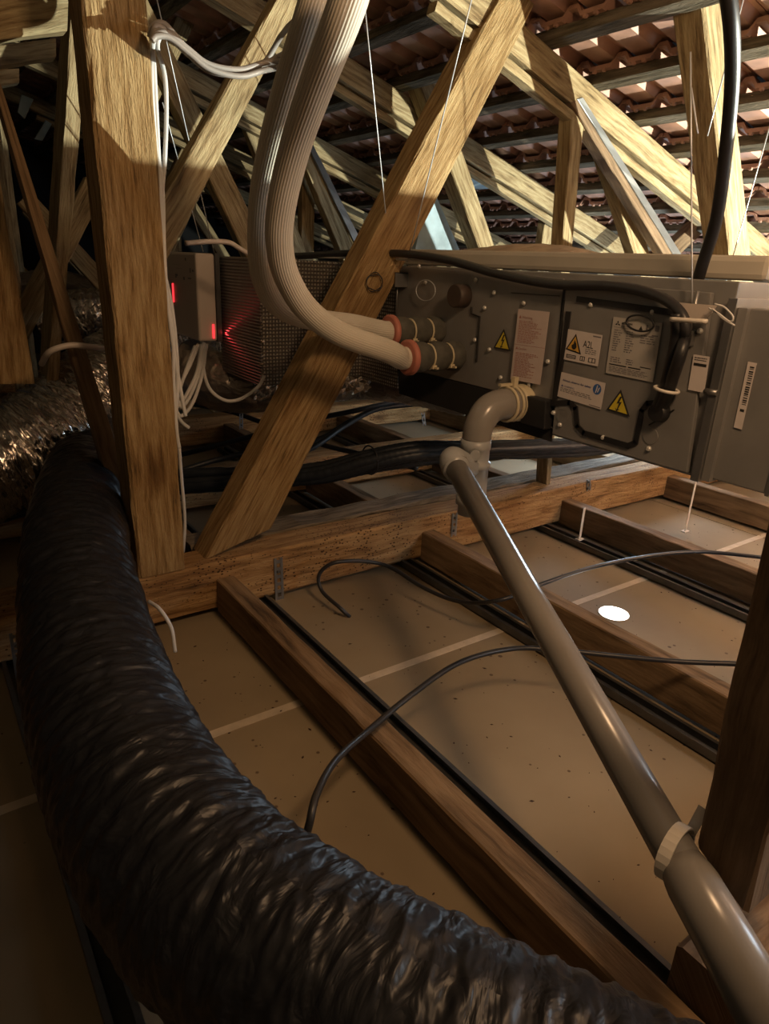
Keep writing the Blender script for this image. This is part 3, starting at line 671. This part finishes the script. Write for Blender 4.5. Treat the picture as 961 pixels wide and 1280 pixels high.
# ================================================================== DRAIN
DR0 = OX(655, 503, X0)
Dr = thing('condensate_trap', (1.1, DR0.y, .35), 'grey plastic elbow and tee strapped to the drain outlet of the unit', 'drain fitting')
xT = OY(606, 505, DR0.y).x; zE = DR0.z
tube('elbow', [(X0, DR0.y, zE, .041), (X0-.03, DR0.y, zE, .041), (xT+.05, DR0.y, zE-.0, .039), (xT+.012, DR0.y, zE-.012, .038), (xT-.012, DR0.y, zE-.045, .037), (xT-.018, DR0.y, zE-.085, .036)], .038, 'pvc', Dr, n=8, seg=28)
cyl('collar', (X0, DR0.y, zE), (X0-.035, DR0.y, zE), .048, .046, 'tie', Dr, prof=[(0, .046), (.3, .048), (.5, .043), (.7, .047), (1, .044)])
for dx in (.045, .065):
    ring = [(X0-dx, DR0.y+math.cos(k/20*6.2832)*.043, zE+math.sin(k/20*6.2832)*.043) for k in range(21)]; tube('cable_tie', ring, .004, 'tie', Dr, n=1, seg=6)
MB().box(X0-.05, X0-.036, DR0.y-.006, DR0.y+.006, zE+.04, zE+.068).box(X0-.09, X0-.05, DR0.y+.0, DR0.y+.01, zE+.046, zE+.052).build('tie_tail', 'tie', Dr)
xv = xT-.018; zt = zE-.08; zb = zt-.20
cyl('tee_body', (xv, DR0.y, zt), (xv+.003, DR0.y, zb), .038, .036, 'pvcl', Dr, seg=32, prof=[(0, .038), (.12, .038), (.13, .036), (.28, .036), (.30, .041), (.36, .041), (.37, .037), (.75, .037), (.76, .040), (.86, .040), (.87, .033), (1, .033)])
c = Vector((xv-.025, DR0.y-.028, zt-.03)); cyl('inspection_stud', c, c+Vector((-.012, -.012, 0)), .013, .013, 'pvcl', Dr, seg=16)
# branch towards the sloping pipe
PT = D(566, 578, 1.62); P3 = D(977, 1300, .665)
br0 = Vector((xv, DR0.y, zt-.075)); print('tee', br0, 'pipe', PT, P3, 'depth tee', dep(br0))
pd = (P3-PT).normalized()
tube('branch', [(*br0, .030), (*(br0.lerp(PT, .45)), .031), (*(PT+Vector((.0, .0, .006))), .033), (*(PT+pd*.025), .033), (*(PT+pd*.035), .033)], .034, 'pvcl', Dr, n=8, seg=28)
Pp = thing('drain_pipe', P3, 'long grey plastic drain pipe sloping across to the lower right corner', 'pipe')
pb = PT+(P3-PT)*1.0
cyl('pipe', PT+pd*.02, pb, .0265, .0265, 'pvc', Pp, seg=40)
cyl('socket', PT-pd*.0, PT+pd*.03, .032, .032, 'pvc', Pp, seg=32, prof=[(0, .028), (.2, .034), (.9, .034), (1, .027)])
# white strap holding the pipe to the post
c = PT+(P3-PT)*.0
tt = min((k/200 for k in range(200)), key=lambda t: abs((CY-(RW.transposed() @ (PT+(P3-PT)*t-EYE)).y/-(RW.transposed() @ (PT+(P3-PT)*t-EYE)).z*FPX)-1068))
pc = PT+(P3-PT)*tt; cyl('socket', pc+pd*.012, pb, .036, .036, 'pvc', Pp, seg=40, prof=[(0, .0265), (.10, .0305), (.16, .032), (1, .033)]); q1 = Vector((0, 0, 1)); q1 = (q1-q1.dot(pd)*pd).normalized(); q2 = pd.cross(q1)
TS = 1 if (RW.transposed() @ q2).x < 0 else -1
ring = []
for k in range(25):
    a = k/24*6.2832; ring.append(pc+(q1*math.cos(a)+q2*math.sin(a))*.0285+pd*(.016*math.sin(a)*TS-.010*math.cos(a)))
st = thing('pipe_strap', pc, 'pale plastic strap looped round the grey pipe and tied to the dark post', 'strap')
def ribbon(name, P, nrm, w_, t, mat, parent):
    V = []; F = []
    for i, p in enumerate(P):
        tn = (P[min(i+1, len(P)-1)]-P[max(0, i-1)]).normalized(); r = nrm(p); s = tn.cross(r).normalized()
        V += [p-s*w_/2, p+s*w_/2, p+s*w_/2+r*t, p-s*w_/2+r*t]
    for i in range(len(P)-1):
        for j in range(4): k = (j+1) % 4; F.append([i*4+j, i*4+k, i*4+4+k, i*4+4+j])
    F += [[0, 1, 2, 3], [len(V)-1, len(V)-2, len(V)-3, len(V)-4]]
    o = link(name, V, F, mat, parent); fixn(o.data); return o
ribbon('loop', ring, lambda p: (p-pc).normalized(), .016, .0022, 'whitetie', st)
tgt = OX(880, 1010, .70)
side = q2*(-TS); tg = D(879, 1011, dep(pc)+.01)
ribbon('tail', [pc+side*.029-pd*.016+q1*.004, (pc+side*.029-pd*.016).lerp(tg, .5)+q1*.004, tg], lambda p: (q1-side*.3).normalized(), .013, .0022, 'whitetie', st)

# ================================================================== PLENUM, CONTROL BOX
yp = 1.99; xp = .932; zpt = 1.0; zpb = .61
PL = thing('foil_plenum', (1.3, 2.15, zpb), 'foil-faced insulated plenum box behind the wide brace, left of the unit', 'duct box')
MB().box(xp+.002, 1.95, yp, 2.32, zpb, zpt).build('insulation_board', 'scrim', PL, bevel=.006)
MB().box(xp-.001, xp+.004, yp+.004, 2.318, zpb+.004, zpt-.004).build('end_face', 'scrimh', PL)
MB().box(1.31, 1.9, 1.77, yp, zpb+.01, zpt-.004).build('neck', 'scrim', PL)
# rough torn foil edges
V = []; F = []
for i in range(140):
    z = zpb+(zpt-zpb)*random.random(); x, y = xp, yp
    if i > 90: z = zpt if random.random() < .5 else zpb; x = xp+random.random()*.9
    s = random.uniform(.004, .012); k = len(V)
    V += [Vector((x, y-.001, z)), Vector((x+random.uniform(-s, s), y-random.uniform(.002, .009), z+random.uniform(-s, s))), Vector((x+random.uniform(-s, s)*1.5, y-.002, z+random.uniform(-s, s)))]; F.append([k, k+1, k+2])
o = link('torn_foil', V, F, 'foil', PL); o['kind'] = 'stuff'
# insulation slab above the unit
TI = MB().box(1.42, 2.25, yR+.01, yL+.20, 1.002, 1.050).build('insulation_slab', 'whiteins', bevel=.012); tag(TI, 'white and silver insulation slab lying on top of the unit', 'insulation')
# crumpled paper on it
V = []; F = []; A = OX(608, 322, 1.75); B = OX(736, 326, 1.75); nx, ny = 26, 8
for i in range(nx+1):
    for j in range(ny+1):
        t = i/nx; s = j/ny; p = A.lerp(B, t); a = math.sin(math.pi*t)**.5*math.sin(math.pi*s)
        V.append(Vector((1.60+.3*s, p.y, 1.052+.030*a+.010*abs(noise.noise(Vector((t*14, s*5, 1))))*(a > .05))))
for i in range(nx):
    for j in range(ny): k = i*(ny+1)+j; F.append([k, k+1, k+ny+2, k+ny+1])
o = link('crumpled_paper', V, F, 'crumple'); tag(o, 'crumpled brown paper lying on top of the unit insulation', 'paper')
# pale control box on the plenum end
bx1 = xp-.002; by1 = OX(247, 420, xp-.12).y
yb0 = OX(278, 380, xp).y
xb0 = OY(247, 380, yb0).x
yb1 = OX(203, 350, xb0).y; zb1 = OY(247, 316, yb0).z; zb0 = OY(250, 427, yb0).z
print('ctrl', xb0, bx1, yb0, yb1, zb0, zb1)
CB = thing('control_box', ((xb0+bx1)/2, yb0+.1, zb0), 'pale plastic control box with printed marks and a red glow, hung at the plenum end', 'box')
MB().box(xb0, bx1-.02, yb0, yb1, zb0, zb1).build('cover', 'plastic', CB, bevel=.008)
MB().box(bx1-.02, bx1-.004, yb0-.003, yb1, zb0-.002, zb1+.002).build('back_plate', 'blackrub', CB)
mb = MB()
for (u, v, w_, h) in ((216, 330, 10, 1), (220, 335, 8, 1), (219, 342, 3, 3), (231, 322, 1.5, 4), (237, 335, 1.5, 6), (240, 337, 2, 3), (219, 345, 2, 2), (229, 346, 2, 4), (235, 347, 4, 2)):
    a = OX(u, v, xb0-.001); b = OX(u+w_, v+h, xb0-.001); mb.box(xb0-.0016, xb0-.001, min(a.y, b.y), max(a.y, b.y), min(a.z, b.z), max(a.z, b.z))
mb.build('print', 'greyink', CB)
for u, v in ((217, 365), ):
    a = OX(u, v, xb0); MB().box(xb0-.004, xb0-.0005, a.y-.003, a.y+.003, a.z-.035, a.z+.03).build('red_indicator', 'redled', CB)
a = Vector((bx1-.035, yb0-.001, zb0+.035)); MB().box(a.x-.003, a.x+.003, a.y-.004, a.y, a.z-.025, a.z+.022).build('red_indicator', 'redled', CB)
# glow source of those indicators
l = lamp('indicator_light', 'POINT', (bx1-.0, yb0-.02, zb0+.03), (0, 0, 0), .012, (1, .05, .06), .004)

# ================================================================== DUCTS
def wr(seed, amp, fq, fth, pitch=None, pamp=0, skew=2.0):
    def fn(s, th, r):
        c, q = math.cos(th), math.sin(th)
        v1 = noise.noise(Vector((c*fth, q*fth, s*fq+th*.0+seed)))
        v2 = 1-abs(noise.noise(Vector((c*fth*1.4+5, q*fth*1.4+skew*s, s*fq*2.1+seed+9))))*2
        v3 = 1-abs(noise.noise(Vector((c*fth*2.6+1, q*fth*2.6-skew*s*2, s*fq*3.6+seed))))*2
        rr = r+amp*(v1*.9+v2*.7+v3*.5)
        if pitch: rr += pamp*math.cos(2*math.pi*(s/pitch)+th*.0)
        return rr
    return fn
# big black flexible duct: axis rests its radius above the joists and beam
def axis(pts): return pts
bd = [(x+.012, y, z-.012, r*.89) for x, y, z, r in [(.72, 3.6, .30, .115), (.60, 3.0, .31, .12), (.47, 2.5, .32, .125), (.355, 2.05, .33, .13), (.27, 1.7, .325, .133), (.215, 1.4, .30, .134), (.178, 1.1, .285, .134), (.165, .85, .275, .134), (.185, .64, .27, .132), (.24, .47, .27, .130), (.31, .33, .27, .128), (.40, .19, .262, .125), (.49, .06, .25, .122), (.60, -.06, .235, .12)]]
o = tube('flexible_duct', bd, .13, 'blackduct', n=70, seg=120, fn=wr(3, .0048, 22, 1.6, .035, .0014))
tag(o, 'big wrinkled black flexible duct sweeping from the left down across the foreground', 'duct')
# crinkled foil duct at the left
fd = [(-20, 585, 2.2, .17), (40, 556, 2.3, .165), (105, 505, 2.45, .155), (150, 462, 2.6, .15), (215, 440, 2.8, .13), (290, 450, 3.0, .12)]
o = tube('foil_duct', [(*D(-110, 625, 2.1), .17)]+[(*D(u, v, d), r) for u, v, d, r in fd], .15, 'foil', n=60, seg=96, fn=wr(11, .011, 30, 2.2, .03, .003, 4.0))
tag(o, 'crinkled bare aluminium foil duct at the left behind the posts', 'duct')
o = tube('foil_duct', [(*D(*p[:3]), p[3]) for p in ((60, 400, 3.0, .11), (110, 395, 3.0, .11), (150, 400, 3.05, .11), (210, 440, 3.1, .11), (260, 440, 3.2, .10))], .1, 'foil', n=30, seg=64, fn=wr(21, .006, 30, 2.2, .03, .003, 4.0))
tag(o, 'smaller foil duct end showing above the big foil duct', 'duct')
o = tube('foil_duct', [(*D(*p[:3]), p[3]) for p in ((-10, 365, 3.6, .06), (60, 352, 3.6, .06), (130, 365, 3.6, .065), (220, 370, 3.6, .06))], .06, 'clearfoil', n=30, seg=40, fn=wr(31, .003, 30, 2, .03, .002))
tag(o, 'dark brownish duct in the shadows high at the left', 'duct')
o = tube('metallised_sleeve', [(*D(*p[:3]), p[3]) for p in ((236, 455, 2.55, .10), (275, 478, 2.5, .10), (330, 482, 2.5, .09), (400, 475, 2.6, .085), (450, 470, 2.7, .085), (520, 478, 2.6, .085), (585, 492, 2.5, .08))], .09, 'clearfoil', n=30, seg=56, fn=wr(41, .006, 16, 1.5, None, 0, 3))
tag(o, 'thin metallised sleeve duct sagging under the plenum behind the brace', 'duct')
for u, v, d in ((335, 488, 2.35), (445, 482, 2.35)):
    V = []; F = []; c = D(u, v, d)
    for i in range(9):
        for j in range(7):
            V.append(c+Vector(((i-4)*.014, noise.noise(Vector((i*.9, j*.9, u)))*.035, (j-3)*.010+noise.noise(Vector((i*.7, j*.8, u+5)))*.02)))
    for i in range(8):
        for j in range(6): k = i*7+j; F.append([k, k+1, k+8, k+7])
    o = link('foil_scrap', V, F, 'foil'); tag(o, 'crumpled scrap of shiny foil tape %s the wide brace' % ('left of' if u < 400 else 'right of'), 'foil')
# round duct leaving the inlet box at the right
o = tube('foil_duct', [(1.55, yR-.25, .78, .15), (1.55, yR-.36, .78, .155), (1.56, yR-.5, .77, .155), (1.6, yR-.75, .74, .15)], .15, 'clearfoil', n=30, seg=64, fn=wr(51, .005, 25, 1.6, .03, .003)); tag(o, 'dark metallised duct leaving the right end of the unit', 'duct')

# ================================================================== CABLES
def ring_corr(s, th, r): return r*(1+.07*math.cos(2*math.pi*s/.009))
# bundle of corrugated black conduits
base = [(-60, 660, 2.30), (40, 630, 2.36), (130, 612, 2.40), (230, 603, 2.45), (330, 598, 2.42), (400, 592, 2.38), (460, 577, 2.34), (520, 566, 2.33), (590, 562, 2.40), (670, 560, 2.52), (750, 556, 2.66), (830, 540, 2.8)]
CG = 'black corrugated conduits lying on the joists'
for k in range(8):
    a = k*2.39; rr = 9+5*(k % 3)
    pts = []
    for i, (u, v, d) in enumerate(base):
        sp = (1.0 if 3 < i < 8 else 1.3) if i < 8 else .62; b_ = a+i*.25
        q = D(u, v+math.sin(b_)*rr*sp*.7-(6 if (k == 2 and 6 < i < 9) else 0), d+math.cos(b_)*.03)
        if i < 3: q = OZ(u+math.cos(b_)*6, v+math.sin(b_)*rr*.7, .150+.012*(k % 3))
        pts.append(q)
    o = tube('conduit', pts, .016 if k % 3 else .020, 'conduit', n=22, seg=12, fn=lambda s, th, r: r*(1+.05*math.cos(2*math.pi*s/.012)))
    tag(o, 'black corrugated conduit in the thick tied bundle running under the unit', 'conduit', CG)
p = D(462, 575, 2.33); ring = [(p.x, p.y+math.cos(q/20*6.2832)*.05, p.z+math.sin(q/20*6.2832)*.05) for q in range(21)]
o = tube('cable_tie', ring, .003, 'blackrub', n=1, seg=6); tag(o, 'black cable tie round the conduit bundle right of the wide brace', 'cable tie')
extra = [([(222, 590, 2.5), (270, 575, 2.55), (340, 560, 2.6), (400, 548, 2.7), (440, 525, 2.8), (480, 508, 2.9), (530, 500, 3.0)], 'upper thin black conduit climbing from behind the post to under the plenum'),
         ([(222, 598, 2.45), (300, 588, 2.5), (380, 565, 2.6), (430, 533, 2.75), (470, 512, 2.85), (520, 505, 2.95)], 'second thin black conduit just below the upper one'),
         ([(240, 505, 3.1), (290, 515, 3.0), (340, 533, 2.9), (400, 555, 2.8), (470, 572, 2.7), (520, 585, 2.5)], 'thin black conduit slanting down behind the wide brace'),
         ([(220, 570, 2.9), (290, 552, 2.8), (380, 527, 2.8), (450, 512, 2.8), (500, 500, 2.9)], 'thin black conduit crossing behind the wide brace near the plenum')]
for pts, lab in extra:
    o = tube('conduit', [D(*q) for q in pts], .011, 'conduit', n=16, seg=10); tag(o, lab, 'conduit')
# thin cables over the ceiling
cord('cable', [OZ(437, 771, .0), OZ(425, 760, .03), OZ(402, 738, .05), OZ(400, 716, .10), OZ(425, 702, .14), OZ(480, 706, .10), OZ(530, 735, .08), OZ(575, 752, .09), OZ(625, 750, .15), OZ(680, 729, .17), OZ(745, 708, .17), OZ(820, 694, .16), OZ(880, 690, .16), OZ(955, 697, .17)], .0062, 'blackcable', 'thin black cable rising from the plasterboard and running right behind the grey pipe')
cord('cable', [OZ(372, 1085, .14), OZ(386, 1032, .22), OZ(396, 992, .24), OZ(420, 950, .22), OZ(462, 912, .17), OZ(515, 868, .17), OZ(575, 828, .17), OZ(640, 811, .16), OZ(700, 813, .16), OZ(770, 820, .165), OZ(850, 827, .17), OZ(925, 830, .19)], .0062, 'blackcable', 'dark grey cable arching out of the black duct over the first joist')
# unit cables
cord('cable', [OX(330, 314, 1.12), OX(365, 320, 1.16), OX(430, 317, 1.22), OX(500, 317, 1.24), OX(560, 325, 1.26), OX(620, 342, 1.272), OX(690, 355, 1.272), OX(760, 357, 1.272), OX(810, 366, 1.272), OX(842, 382, 1.26), OX(856, 405, 1.255), OX(850, 440, 1.262), OX(836, 490, 1.27), OX(822, 520, 1.285)], .011, 'blackcable', 'black cable sagging along the top of the unit and into its lower right port')
cord('cable', [OX(330, 320, 1.12), OX(430, 322, 1.22), OX(540, 327, 1.27), OX(640, 349, 1.28)], .004, 'whitecable', 'thin white cable tied to the black one along the unit top')
cord('cable', [(lambda q: q)(D(905, -40, .95)), D(914, 30, 1.0), D(915, 100, 1.08), D(908, 180, 1.17), D(896, 270, 1.28), D(878, 330, 1.38), D(864, 380, 1.45), OX(854, 430, 1.25), OX(838, 480, 1.262), OX(820, 522, 1.285)], .0125, 'blackrub', 'thick black cable hanging from the roof at the right down to the unit')
cord('cable', [OX(846, 392, 1.25), OX(844, 430, 1.255), OX(832, 480, 1.265), OX(818, 516, 1.285)], .012, 'blackrub', 'short black cable beside the thick one on the unit cover')
c = OX(826, 515, X0-.012); 
o = cyl('port_gland', c, c-Vector((.02, 0, 0)), .022, .018, 'blackrub', U, seg=20)
for (u0, v0, u1, v1) in ((838, 399, 884, 402),):
    a = OX(u0, v0, X0-.07); b = OX(u1, v1, X0-.07); o = tube('cable_tie', [a, a.lerp(b, .5)-Vector((.004, 0, 0)), b], .0045, 'whitetie', n=4, seg=8); tag(o, 'white cable tie across the black cables at the top of the cover', 'cable tie')
    MB()
p = OX(833, 487, 1.262)
o = tube('cable_tie', [(p.x+math.cos(q/16*6.2832)*.022, p.y+math.sin(q/16*6.2832)*.024, p.z+math.sin(q/16*6.2832)*.003) for q in range(17)], .0035, 'whitetie', n=1, seg=6); tag(o, 'white cable tie low on the black cables above the port', 'cable tie')
# wire loop tag on the rating plate, wire coils
def loop(u, v, ru, rv, X, r, mat, lab, name='wire_loop', tilt=0):
    pts = [OX(u+ru*math.cos(q/28*6.2832), v+rv*math.sin(q/28*6.2832)+tilt*math.cos(q/28*6.2832), X) for q in range(29)]
    o = tube(name, pts, r, mat, n=2, seg=6); tag(o, lab, 'wire'); return o
loop(800, 404, 17, 10, X0-.022, .0022, 'blackrub', 'dark wire loop hanging over the rating plate', tilt=2)
loop(532, 363, 12, 13, X0-.02, .0015, 'thread', 'thin steel wire loop beside the brown spigot')
pts = [OY(468+10*math.cos(q/30*6.2832*2), 353+(11+2*math.sin(q))*math.sin(q/30*6.2832*2), 1.725) for q in range(31)]
o = tube('wire_loop', pts, .0015, 'blackrub', n=2, seg=6); tag(o, 'small dark wire coil hanging on the wide brace', 'wire')
for pts, lab in (([(886, 385), (898, 392), (912, 402), (916, 396), (905, 384), (893, 380)], 'looped end of thin wire at the right hanger bolt'), ([(890, 386), (905, 399), (918, 407)], 'loose tail of thin wire at the right hanger bolt')):
    o = tube('wire', [OX(u, v, X0-.05) for u, v in pts], .0018, 'whitecable', n=6, seg=6); tag(o, lab, 'wire')
# suspension wires
def wire(a, b, lab, r=.0016, mid=None):
    o = tube('suspension_wire', [a, (Vector(a)+Vector(b))/2, b], r, 'thread', n=2, seg=6); tag(o, lab, 'wire', None)
dl = dep(OX(497, 345, X0-.02))
wire(D(454, -10, 1.55), OX(487, 316, X0-.04), 'thin wire rising left of the pair in front of the wide brace')
wire(D(594, -20, 1.45), OX(509, 328, X0-.04), 'thin wire slanting across the face of the wide brace')
wire(OX(863, 65, X0-.03), OX(865, 385, X0-.03), 'straight vertical wire holding the right end of the unit')
wire(OX(864, 110, X0-.03), OX(872, 167, X0-.03), 'short loose wire tail high at the right')
wire(D(934, -20, 1.5), D(884, 170, 1.6), 'dark thin wire at the upper right behind the thick cable')
wire(D(964, 150, 1.7), D(905, 360, 1.9), 'thin wire slanting down at the far right edge')
wire(D(194, -10, 1.75), Vector((xp-.01, yb0+.03, zpt+.005)), 'longer thin wire rising from the control box past the white cables')
wire(D(203, 128, 1.9), Vector((xb0+.05, yb0+.06, zb1+.005)), 'shorter thin wire rising from the control box beside the post')
# white cables along the post
WG = 'white cables hanging beside the square post'
for k, (pts) in enumerate([
    [(197, 48), (188, 52), (190, 90), (193, 150), (196, 210), (198, 260), (204, 330), (214, 380), (220, 430), (222, 480), (218, 530), (212, 560)],
    [(198, 42), (194, 60), (203, 95), (205, 140), (203, 200), (200, 250), (207, 350), (212, 400), (219, 450), (228, 500), (232, 520)],
    [(190, 45), (187, 75), (188, 130), (192, 180), (200, 235), (206, 345), (216, 420), (217, 480), (221, 540), (224, 560)]]):
    o = cord('cable', [OY(u+(3 if v < 300 else 0), v, 1.72) for u, v in pts], .0052, 'whitecable', None); tag(o, ['white cable down the post edge, looping closest to the wood', 'white cable bowed out furthest from the post', 'white cable hidden nearest the post corner'][k], 'cable', WG)
GG = 'grey cables strung from the post to the white pipes'
for k in range(4):
    o_ = [0, 5, -4, 9][k]
    pts = [OY(u, v+q*o_*.55+(3*math.sin(k+u*.03)), 1.64-.01*k) for u, v, q in ((190, 48, .2), (196, 34+k*3, .2), (212, 42, 1), (235, 62, 1), (262, 84, 1), (300, 92, 1), (330, 80+k, .8))]
    pts += [D(352, 62+k*7-(18 if k == 0 else 0), 1.5), D(372, 48+k*9-(22 if k == 0 else 0), 1.38), D(400, 36+k*6, 1.5)]
    o = cord('cable', pts, .0062, 'greycable', None); tag(o, ['topmost grey cable of the swag between post and white pipes', 'second grey cable of the swag between post and white pipes', 'third grey cable of the swag between post and white pipes', 'lowest grey cable of the swag between post and white pipes'][k], 'cable', GG)
cord('cable', [OY(187, 47, 1.66), OY(192, 32, 1.65), OY(205, 30, 1.64), OY(222, 48, 1.63), OY(232, 60, 1.63), OY(240, 72, 1.64)], .0062, 'greycable', 'bent-back loop of grey cable at the top of the post corner')
# white coil under the control box
for k, pts in enumerate([[(255, 428), (250, 460), (240, 490), (228, 508), (222, 500), (226, 480), (238, 455), (248, 430)], [(258, 430), (252, 470), (240, 505), (226, 520), (220, 505), (230, 470), (244, 432)], [(252, 430), (246, 465), (232, 495), (220, 512), (226, 526), (236, 535)],
                         [(254, 430), (254, 460), (262, 486), (280, 500), (300, 499), (322, 484), (330, 470)]]):
    cord('cable', [OY(u, v, 1.93) for u, v in pts], .0055, 'whitecable', ['inner loop of white cable coiled under the control box', 'outer loop of white cable coiled under the control box', 'loose end of white cable below the coil', 'white cable swinging from the control box under the plenum'][k])
cord('cable', [OY(283, 307, 1.95)+Vector((-.12, 0, 0)), OY(262, 302, 1.95), OY(285, 303, 1.95), OY(297, 309, 1.95), OY(318, 322, 1.95)], .007, 'plastic', 'pale cable arched over the top of the control box')
cord('cable', [OY(52, 455, 2.0), OY(62, 440, 1.93), OY(85, 432, 1.92), OY(110, 433, 1.93), OY(135, 437, 1.96)], .008, 'plastic', 'pale cable arching over the foil duct left of the post')
cord('cable', [OY(224, 560, 1.84), OY(227, 600, 1.84), OY(231, 650, 1.84), OY(229, 690, 1.84)], .005, 'whitecable', 'short white cable behind the foot of the square post')
cord('cable', [OY(186, 752, 1.60), OY(200, 762, 1.55), OY(214, 785, 1.52), OY(219, 815, 1.5)], .005, 'whitecable', 'short white cable curving out beside the black duct below the beam')
# ================================================================== background sheets
def sheet(name, pts, Y, th, mat, lab, cat):
    a = [OY(u, v, Y) for u, v in pts]; o = MB().quadprism(a, [p+Vector((0, th, 0)) for p in a]).build(name, mat, bevel=.002); tag(o, lab, cat); return o
sheet('leaning_board', [(545, 244), (582, 330), (515, 330), (527, 275)], 2.62, .03, 'blueboard', 'pale blue board leaning behind the wide brace above the unit', 'board')
a = [OY(578, 226, 2.62), OY(650, 219, 2.62)]
o = MB().box(a[0].x, a[1].x+.03, 2.62, 2.95, a[1].z-.045, a[1].z-.005).build('metal_tray', 'blueboard', bevel=.004); tag(o, 'pale blue metal tray fixed below the rafter right of the wide brace', 'tray')
a = [OY(436, 168, 3.6), OY(508, 161, 3.6)]
o = MB().box(a[0].x, a[1].x, 3.62, 4.1, a[0].z-.03, a[0].z+.0).build('shelf_board', 'blueboard', bevel=.003); tag(o, 'small pale blue board seen between the white pipes and the wide brace', 'board')
sheet('blue_board_patch', [(27, 118), (42, 124), (31, 149), (22, 140)], 5.0, .02, 'blueboard', 'small pale blue patch of board far back at the upper left', 'board') if True else None  # pale blue board pieces far back
sheet('blue_board_patch', [(57, 150), (65, 155), (53, 176), (43, 174)], 5.0, .02, 'blueboard', 'second pale blue patch of board below the first at the upper left', 'board')

# added unseen board cutting off the work lamp below, with the lamp body
ls = thing('lamp_cutoff_stand', (2.7, -.3, 0), 'added wooden board on legs blocking the work lamp downwards, outside the frame', 'stand')
MB().box(2.25, 2.95, -.5, .12, .857, .882).build('board', 'timber', ls)
for x in (2.32, 2.88):
    for y in (-.45, .05): MB().box(x-.02, x+.02, y-.02, y+.02, .0, .857).build('leg', 'timber', ls)
wl = thing('work_lamp_body', (2.8, -.3, .882), 'small black work lamp body added on the blocking board, out of view', 'lamp')
MB().box(2.80, 2.90, -.40, -.30, .882, .907).build('housing', 'blackrub', wl, bevel=.004)
